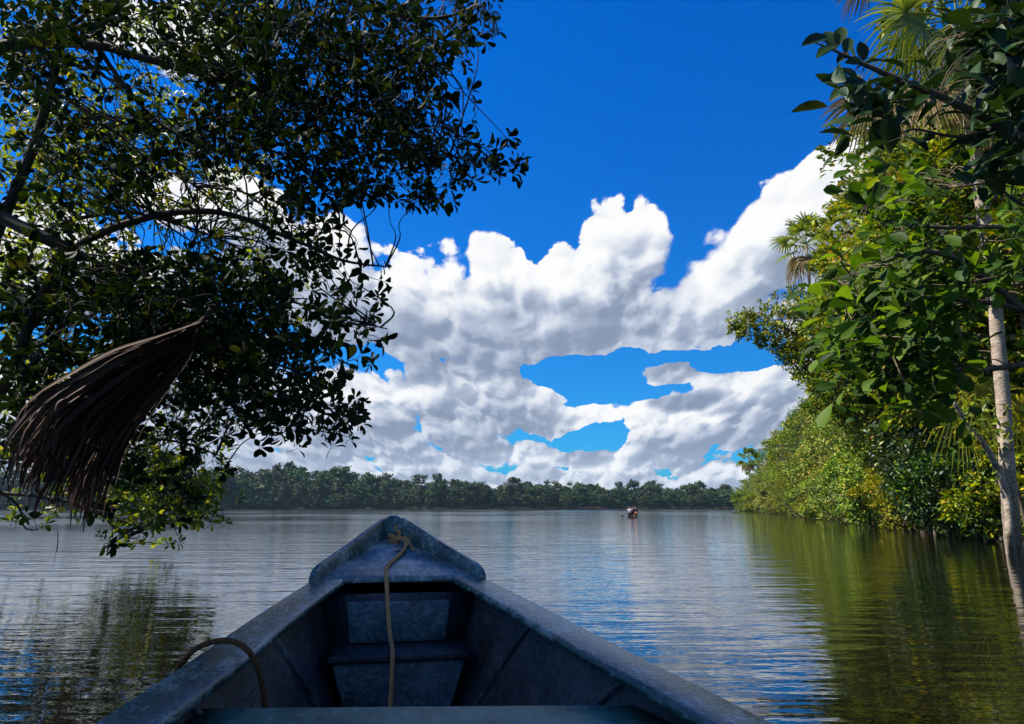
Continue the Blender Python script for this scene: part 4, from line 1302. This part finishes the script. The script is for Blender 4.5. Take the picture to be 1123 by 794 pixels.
# the tall pale palm at the water's edge
rng = np.random.default_rng(71)
DP = 16.0
b0 = PZ(1113, 606, 0)
PO = np.array([b0[0], b0[1], 0.0])
palm = empty('tall_palm', PO)
tag(palm, 'tall fan palm with pale ringed trunk standing at the water edge on the right', 'palm tree')
tp = [PO + [.05, 0, -1.2], PO] + [P(x, y, DP) for x, y in ((1106, 530), (1101, 450), (1095, 380), (1088, 300), (1077, 220), (1069, 165), (1063, 115), (1056, 60), (1050, 25))]
g = Geo(); c = catmull(np.array(tp) - PO, 8)
rd = np.interp(np.arange(len(c)), [0, 8, 20, 40, 70, 90], [.21, .19, .155, .15, .185, .18])
tube(g, c, rd * (1 + .03 * np.sin(np.arange(len(c)) * 2.1)), 16)
link_mesh('trunk', g.mesh('trunk', True), M_BARK_PALE, palm)
heart = np.array(tp[-1]) - PO
FRN = [((994, 14), (-1, 0), 1.75, M_PALM, .35, .9, 270, 0), ((1005, 52), (-1, 0), 1.6, M_PALM, .5, .5, 250, .2), ((955, 108), (0, 0), 1.45, M_PALM_B, .30, .35, 240, .3), ((1012, 28), (0, 0), 1.5, M_PALM, .3, .2, 270, 0), ((1015, 98), (0, 0), 1.25, M_PALM_B, .25, -.5, 230, .7),
       ((1000, -30), (-1, 0), 1.5, M_PALM, .2, .3, 260, 0), ((1040, -55), (0, 0), 1.5, M_PALM, .15, .1, 260, 0), ((1090, -40), (1, 0), 1.5, M_PALM, .2, 0, 260, 0), ((1115, 10), (1, 0), 1.5, M_PALM, .35, 0, 260, 0),
       ((1100, 70), (1, 0), 1.4, M_PALM, .5, .4, 240, .2), ((1055, 105), (0, 0), 1.2, M_PALM_B, .3, .2, 230, .8), ((955, -25), (0, 0), 1.2, M_PALM_B, .45, .5, 240, .4), ((1040, 55), (0, -1), 1.4, M_PALM, .4, .4, 250, .2)]
for (hx, hy), (dx, dy), R_, mt, dr, roll, span, hang in FRN:
    hub = P(hx, hy, DP + rng.uniform(-.9, .9)) - PO
    fan_frond('frond', mt, palm, rng, heart, hub, R_, 46, span, dr, roll + 1.0, .030, hang)
# slender second stem leaning off the palm's foot
sm = empty('leaning_sapling', PO + [-.25, -.1, 0]); S_O = PO + [-.25, -.1, 0]
tag(sm, 'thin pale stem leaning away from the foot of the tall palm', 'sapling')
g = Geo(); c = catmull(np.array([S_O + [.12, 0, -.8], P(1108, 596, DP - .3), P(1104, 545, DP - .3), P(1092, 510, DP - .35), P(1077, 484, DP - .4), P(1062, 466, DP - .4), P(1045, 440, DP - .5)]) - S_O, 6)
tube(g, c, np.linspace(.10, .045, len(c)), 9)
link_mesh('trunk', g.mesh('trunk', True), M_BARK_PALE, sm)
g = Geo(); sp = c[-14:][rng.integers(0, 14, 60)] + rng.normal(0, .38, (60, 3))
for k in range(5):
    add_leaves(g, sp + rng.normal(0, .08, sp.shape), rand_unit(rng, 60) + [0, 0, -.1], np.array([0, -.2, .8]) + rng.normal(0, .5, sp.shape), rng.uniform(.12, .22, 60), .48, 'leaf')
link_mesh('crown', g.mesh('crown'), M_LEAF_YEL, sm)

# young palm with hanging yellow leaflets behind it
rng = np.random.default_rng(73)
b = P(1122, 556, 18.3); YO = np.array([b[0], 18.3, .12])
yp = empty('young_palm', YO)
tag(yp, 'young palm with hanging sunlit yellow leaflets beside the tall palm foot', 'palm tree')
g = Geo(); st = np.array([[.0, 0, -.6], [0, 0, .8], P(1088, 462, 17.9) - YO]); c = catmull(st, 6); tube(g, c, np.linspace(.09, .05, len(c)), 8)
link_mesh('trunk', g.mesh('trunk', True), M_BARK_MID, yp)
for (hx, hy, R_, roll, mt) in ((1050, 450, 1.5, 1.3, M_PALM_Y), (1066, 440, 1.5, 1.0, M_PALM_Y), (1098, 440, 1.4, 1.5, M_PALM_Y), (1120, 452, 1.4, 1.2, M_PALM_Y), (1075, 430, 1.3, .8, M_PALM_Y)):
    fan_frond('frond', mt, yp, rng, c[-1], P(hx, hy, 17.7 + rng.uniform(-.3, .3)) - YO, R_, 30, 250, .35, roll, .030, .45)

# three far palms
def small_palm(name, px, py, D, Rr, label, seed, bend=0.0, nfr=22, dry=5, w=.11, nl=18):
    rng = np.random.default_rng(seed)
    top = P(px, py, D); O = np.array([top[0] + bend, D, .2])
    e = empty(name, O); tag(e, label, 'palm tree', None)
    g = Geo(); h = top - O
    c = catmull([[0, 0, -.8], [0, 0, h[2] * .3], [h[0] * .5, 0, h[2] * .65], h], 6); tube(g, c, np.linspace(.20, .16, len(c)), 9)
    link_mesh('trunk', g.mesh('trunk', True), M_BARK_PALE, e)
    for k in range(nfr):
        a = k * 2.399 + rng.normal(0, .2); dead = k >= nfr - dry
        elv = R(-45 + rng.normal(0, 12)) if dead else R(75 - 105 * (k / (nfr - dry)) + rng.normal(0, 8))
        d = np.array([math.cos(a) * math.cos(elv), math.sin(a) * math.cos(elv), math.sin(elv)])
        fan_frond('frond', M_PALM_B if dead else M_PALM, e, rng, h, h + d * Rr * .55, Rr * .55, nl, 240, .25 if not dead else .5, rng.normal(0, .4), w, .3 if dead else .1)
    return e
small_palm('fan_palm', 884, 268, 80, 4.3, 'fan palm with a few brown fronds, its whole crown clear against the cloud', 81)
small_palm('fan_palm', 928, 250, 72, 4.0, 'fan palm half hidden behind the big leaved tree, right of the clear palm crown', 82)
small_palm('fan_palm', 990, 186, 42, 2.4, 'fan palm with its green top showing just under the brown fronds of the tall palm', 83)
small_palm('fan_palm', 821, 503, 222, 4.2, 'farthest fan palm, small, at the tip of the right bank above the shrubs', 84, 0, 14, 3, .30, 12)

# low broad leaved plant by the palm's foot
rng = np.random.default_rng(91)
b = PZ(1078, 588, .1); O = np.array([b[0], b[1], 0.05])
lp = empty('waterside_plant', O); tag(lp, 'low glossy green plant at the waterline just left of the tall palm foot', 'plant')
g = Geo(); gs = Geo()
for i in range(26):
    a = rng.random() * 6.28; r = rng.uniform(.05, .5); hh = rng.uniform(.25, .85)
    top = np.array([math.cos(a) * r, math.sin(a) * r, hh])
    tube(gs, catmull([[top[0] * .3, top[1] * .3, -.3], top * [.7, .7, .6], top], 4), np.linspace(.012, .006, 9), 5)
    n = 7; ax = rand_unit(rng, n); ax[:, 2] *= .3
    add_leaves(g, top + ax * .03, ax, np.array([-.2, -.3, .9]) + rng.normal(0, .25, (n, 3)), rng.uniform(.16, .27, n), .42, 'ovate')
link_mesh('leaves', g.mesh('leaves'), M_LEAF_BIG, lp); link_mesh('stems', gs.mesh('stems', True), M_BARK_MID, lp)

# ------------------------------------------------------------------ far shore
def far_crown(seed, flat=0.0, n=1700, leaf=.062):
    """unit height crown of leaf clumps"""
    rng = np.random.default_rng(seed)
    g = Geo(); K = 26
    z = rng.uniform(.0, 1.0, K)
    z0 = .22 + .62 * flat if flat else .14
    rad = (.30 + .12 * flat) * np.sqrt(rng.uniform(.05, 1, K)) * np.sin(np.clip(z * .85 + .12, 0, 1) * PI) ** .5
    a = rng.random(K) * 6.28
    C = np.stack([np.cos(a) * rad, np.sin(a) * rad, z0 + (.93 - z0) * z], -1)
    cr = rng.uniform(.07, .14, K)
    i = rng.integers(0, K, n)
    d = rand_unit(rng, n); d[:, 2] = d[:, 2] * .7 + .25
    p = C[i] + d * (cr[i] * rng.uniform(.5, 1.1, n))[:, None] * np.array([1, 1, .7])
    p[:, 2] = np.maximum(p[:, 2], .03)
    add_leaves(g, p, rand_unit(rng, n), d + np.array([0, 0, .5]) + rng.normal(0, .3, (n, 3)), leaf * rng.uniform(.6, 1.3, n), .75, 'card')
    t = Geo()
    tube(t, catmull([[0, 0, -.05], [.01, 0, .3], [0, .01, .7]], 4), np.linspace(.018, .010, 9), 7)
    for k in range(0, K, 2):
        tube(t, [[0, 0, min(.4, C[k, 2] * .7)], C[k] * [.5, .5, .85], C[k]], [.008, .006, .003], 4, cap=False)
    return g.mesh('crown'), t.mesh('trunk', True)
FAR = []
for k in range(8):
    c, t = far_crown(200 + k, [0, 0, 0, .25, 0, .1, 0, .55][k])
    c.materials.append([M_LEAF_FAR, M_LEAF_FAR, M_LEAF_FAR2, M_LEAF_FAR, M_LEAF_FAR, M_LEAF_FAR2, M_LEAF_FAR, M_LEAF_FAR][k]); t.materials.append(M_BARK_MID)
    FAR.append((c, t))
FAR_LAB = ['dense dark green rainforest tree in the treeline across the lake', 'rounded rainforest tree in the treeline across the lake', 'dull grey green rainforest tree in the treeline across the lake',
           'rainforest tree with a lifted crown in the treeline across the lake', 'full leafy rainforest tree in the treeline across the lake', 'pale olive rainforest tree in the treeline across the lake',
           'bushy dark rainforest tree in the treeline across the lake', 'flat topped rainforest tree in the treeline across the lake']
rng = np.random.default_rng(301)
def far_tree(k, x, y, h, wscale, label=None, name='rainforest_tree', group='rainforest trees across the lake', cat='tree'):
    e = empty(name, (x, y, .4), rng.random() * 6.28)
    e.scale = (h * wscale, h * wscale, h)
    tag(e, label or FAR_LAB[k], cat, group if label is None or cat == 'bush' else None)
    link_mesh('crown', FAR[k][0], None, e); link_mesh('trunk', FAR[k][1], None, e)
def hscale(x):                                   # treeline falls towards the right
    return np.interp(x, [-420, -170, -80, 150, 260], [27, 27, 20.5, 15.5, 15.5])
for row, (dy, f, step) in enumerate(((6, .84, 7.6), (17, .98, 8.4), (30, 1.10, 11.0))):
    x = -400.0
    while x < 200:
        xx = x + rng.normal(0, 1.5); y = FAR_Y + 6 * math.sin(xx * .021) + dy + rng.normal(0, 2)
        far_tree(int(rng.integers(0, 7)), xx, y, hscale(xx) * f * rng.uniform(.70, 1.17), rng.uniform(.8, 1.25))
        x += step * rng.uniform(.8, 1.25)
# bushes along the far waterline
x = -400.0
while x < 200:
    y = FAR_Y + 6 * math.sin(x * .021) + rng.uniform(.5, 2.0)
    far_tree(int(rng.choice([0, 1, 4, 6])), x, y, rng.uniform(6, 11), rng.uniform(1.1, 1.7), 'low dark bush at the foot of the treeline across the lake', 'waterline_bush', 'bushes along the far waterline', 'bush')
    x += rng.uniform(4.6, 7.5)
# emergent crowns that stand above the treeline
for (px, ytop, k, ws, lab) in ((312, 507, 7, .95, 'tallest broad flat topped tree above the left part of the far treeline'), (373, 511, 7, 1.05, 'wide umbrella crowned tree above the far treeline, with sky showing under it'),
                               (288, 514, 5, .8, 'pale tree beside the tallest flat topped tree of the far treeline'), (402, 518, 3, .7, 'small lifted crown right of the wide umbrella tree across the lake'),
                               (268, 517, 2, .8, 'grey green tree standing over the leftmost open stretch of far treeline'), (432, 524, 3, .8, 'domed tree over the far treeline straight behind the bow'),
                               (716, 527, 7, .9, 'flat topped tree above the far treeline right of the small canoe'), (768, 527, 3, .8, 'tree standing above the right end of the far treeline'), (484, 526, 5, .8, 'pale olive domed tree over the far treeline just right of the bow')):
    D = 532.0; b = P(px, 556, D); h = P(px, ytop, D)[2]
    far_tree(k, b[0], D, h, ws, lab)
# the wood carries on behind the first rows as one mass
g = Geo(); N = 42000
xx = rng.uniform(-430, 260, N); yy = FAR_Y + rng.uniform(22, 75, N)
hh = hscale(xx) * (.80 + .10 * np.sin(xx * .13) + .07 * np.sin(xx * .31 + 1))
zz = .3 + hh * (1 - rng.random(N) ** 1.5 * .98)
add_leaves(g, np.stack([xx, yy, zz], -1), rand_unit(rng, N), np.array([0, -.5, .6]) + rng.normal(0, .5, (N, 3)), rng.uniform(1.6, 3.2, N), .8, 'card')
tag(link_mesh('forest', g.mesh('forest'), M_LEAF_FAR), kind='stuff')
# ------------------------------------------------------------------ canoe with people out on the lake
def flat_mat(name, c, rough=.7):
    m, nt, out = new_mat(name)
    tc = nt.n('ShaderNodeTexCoord').outputs['Object']
    f = nt.noise(tc, 9, 4, .6)
    principled(nt, out, nt.ramp(f, [(.3, tuple(np.array(c) * .75)), (.7, tuple(np.array(c) * 1.1))]), rough, .3)
    return m
DC = 82.0
cb_ = P(693.5, 566.2, DC); CO = np.array([cb_[0], DC, 0])
canoe = empty('canoe', CO, R(-9.8)); tag(canoe, 'small dark canoe carrying three people far out on the lake', 'canoe')
sec = []
for s, w, top, k in ((-3.0, .50, .40, .02), (-2.0, .58, .36, -.1), (-1, .60, .34, -.13), (0, .60, .34, -.13), (1, .56, .35, -.12), (2, .44, .40, -.06), (2.8, .24, .48, .05), (3.3, .05, .58, .25)):
    sec.append([(w, s, top), (w * .9, s, top * .4), (w * .5, s, k), (-w * .5, s, k), (-w * .9, s, top * .4), (-w, s, top), (-w + .04, s, top), (-w * .82, s, top * .45), (-w * .45, s, k + .04), (w * .45, s, k + .04), (w * .82, s, top * .45), (w - .04, s, top)])
M_CANOE = flat_mat('canoe_wood', (.045, .03, .026))
sweep_obj('hull', np.array(sec)[:, ::-1], M_CANOE, canoe)
for s in (-1.9, -.9, .3, 1.3):
    w = .5
    sweep_obj('thwart', [[(x, s - .12, .27), (x, s + .12, .27), (x, s + .12, .31), (x, s - .12, .31)] for x in (-w, w)], M_CANOE, canoe)

def skin_mesh(name, verts, edges, radii, root=0, sub=1):
    me = bpy.data.meshes.new(name)
    me.from_pydata(verts, edges, [])
    o = bpy.data.objects.new(name, me); COL.objects.link(o)
    md = o.modifiers.new('skin', 'SKIN'); 
    if not me.skin_vertices: me.skin_vertices.new()
    for i, r in enumerate(radii):
        sv = me.skin_vertices[0].data[i]; sv.radius = (r, r) if not isinstance(r, tuple) else r; sv.use_root = (i == root)
    s2 = o.modifiers.new('sub', 'SUBSURF'); s2.levels = sub; s2.render_levels = sub
    dg = bpy.context.evaluated_depsgraph_get()
    res = bpy.data.meshes.new_from_object(o.evaluated_get(dg))
    bpy.data.objects.remove(o)
    for p in res.polygons: p.use_smooth = True
    return res

def person(loc, rz, shirt, trousers, hair, label, skin, lean=0.0, reach=None):
    """seated figure facing +Y; pelvis rests on a thwart at loc"""
    e = empty('person', loc, rz); tag(e, label, 'person', 'people in the canoe')
    V = [(0, 0, .10), (0, .02, .28), (0, .04 + lean, .46), (0, .04 + lean, .58), (0, .06 + lean, .68), (0, .08 + lean, .80), (0, .085 + lean, .88)]
    Rr = [(.15, .12), (.14, .105), (.165, .11), (.08, .07), (.052, .052), (.092, .098), (.062, .07)]
    E = [(i, i + 1) for i in range(6)]
    def add(p, r, j):
        V.append(p); Rr.append(r); E.append((j, len(V) - 1)); return len(V) - 1
    for sd in (-1, 1):
        h = add((sd * .19, .04 + lean, .54), .062, 2)
        if reach and sd == reach: el = add((sd * .34, .16 + lean, .36), .046, h); wr = add((sd * .44, .30 + lean, .26), .034, el)
        else: el = add((sd * .25, .10 + lean, .29), .046, h); wr = add((sd * .16, .32 + lean, .20), .034, el)
        add((V[wr][0], V[wr][1] + .09, V[wr][2] - .01), .030, wr)
        k0 = add((sd * .11, .08, .09), .085, 0); kn = add((sd * .15, .44, .13), .065, k0); an = add((sd * .14, .50, -.18), .042, kn); add((sd * .14, .64, -.20), .036, an)
    link_mesh('body', skin_mesh('body', V, E, Rr), skin, e)
    Vs = [(0, 0, .09), (0, .02, .28), (0, .04 + lean, .46), (0, .045 + lean, .585), (-.20, .04 + lean, .53), (.20, .04 + lean, .53), (-.27, .09 + lean, .36), (.27, .09 + lean, .36)]
    link_mesh('shirt', skin_mesh('shirt', Vs, [(0, 1), (1, 2), (2, 3), (2, 4), (2, 5), (4, 6), (5, 7)], [(.17, .14), (.16, .125), (.185, .13), (.09, .08), .08, .08, .065, .065]), shirt, e)
    Vt = [(0, 0, .07), (-.11, .08, .09), (.11, .08, .09), (-.15, .40, .13), (.15, .40, .13)]
    link_mesh('trousers', skin_mesh('trousers', Vt, [(0, 1), (0, 2), (1, 3), (2, 4)], [(.165, .13), .10, .10, .082, .082]), trousers, e)
    hm = skin_mesh('hair', [(0, .06 + lean, .80), (0, .065 + lean, .90)], [(0, 1)], [(.088, .085), (.075, .085)])
    link_mesh('hair', hm, hair, e)
    return e
SK = flat_mat('skin', (.30, .16, .10)); HB = flat_mat('dark_hair', (.015, .012, .01)); HR = flat_mat('reddish_hair', (.20, .08, .045)); TR = flat_mat('dark_cloth', (.03, .035, .05))
def cw(x, y, z):
    c_, s_ = math.cos(R(-9.8)), math.sin(R(-9.8)); return (CO[0] + x * c_ - y * s_, CO[1] + x * s_ + y * c_, z)
person(cw(-.22, -1.9, .30), R(-9.8), flat_mat('pale_pink_shirt', (.68, .56, .62)), TR, HR, 'person in a pale pink and white shirt with reddish hair, left in the canoe', SK, 0, -1)
person(cw(.10, -.9, .30), R(-8), flat_mat('black_shirt', (.012, .012, .018)), TR, HB, 'person in black with dark hair, in the middle of the canoe', SK, .02)
person(cw(.34, .3, .30), R(-12), flat_mat('dark_blue_shirt', (.03, .05, .12)), TR, SK, 'person in a dark blue top with a shaved head, right in the canoe', SK)
# life vest on the right side
g = Geo()
sweep_obj_ = sweep([[(x, y, z) for x, z in ((-.15, .0), (.15, .0), (.17, .12), (.10, .24), (-.10, .24), (-.17, .12))] for y in (-.06, .06)])
vest = link_mesh('life_vest', mesh_np('life_vest', sweep_obj_[0], sweep_obj_[1]), flat_mat('orange_nylon', (.75, .16, .08)))
vest.location = cw(.40, -1.7, .31); vest.rotation_euler = (R(-8), 0, R(-9.8)); tag(vest, 'orange life vest propped on the right side of the canoe', 'life vest')
# paddle
g = Geo(); a = np.array(cw(-.52, -1.45, .62)); b = np.array(cw(-1.02, -1.75, .16)); d_ = unit(b - a)
tube(g, [a - d_ * .5, b], .022, 7)
s_ = unit(np.cross(d_, [0, 1, 0])); 
e0 = [b - d_ * .02, b + d_ * .12, b + d_ * .40, b + d_ * .48]; wv = [.03, .11, .12, .05]
sec = [[p + s_ * w + np.array([0, .015, 0]), p - s_ * w + np.array([0, .015, 0]), p - s_ * w - np.array([0, .015, 0]), p + s_ * w - np.array([0, .015, 0])] for p, w in zip(e0, wv)]
v, fs = sweep(sec); g.add(v, None, np.concatenate([f for f in fs]))
tag(link_mesh('paddle', g.mesh('paddle'), M_CANOE), 'dark paddle dipped in the water at the left of the canoe', 'paddle')

# ------------------------------------------------------------------ air between here and the far shore
HAZE = 0.00007
hb = [(-700, -120, -4.0), (700, -120, -4.0), (700, 900, -4.0), (-700, 900, -4.0), (-700, -120, 60), (700, -120, 60), (700, 900, 60), (-700, 900, 60)]
if HAZE > 0:
    hz = link_mesh('haze', mesh_np('haze', np.array(hb, float), [np.array([[0, 3, 2, 1], [4, 5, 6, 7], [0, 1, 5, 4], [1, 2, 6, 5], [2, 3, 7, 6], [3, 0, 4, 7]])]))
    m = bpy.data.materials.new('humid_air'); m.use_nodes = True
    m.node_tree.nodes.clear()
    o_ = m.node_tree.nodes.new('ShaderNodeOutputMaterial'); pv = m.node_tree.nodes.new('ShaderNodeVolumePrincipled')
    pv.inputs['Color'].default_value = (.50, .75, 1.0, 1); pv.inputs['Density'].default_value = HAZE; pv.inputs['Anisotropy'].default_value = .1
    m.node_tree.links.new(pv.outputs[0], o_.inputs['Volume'])
    hz.data.materials.append(m); tag(hz, kind='stuff')
scene.cycles.volume_bounces = 0
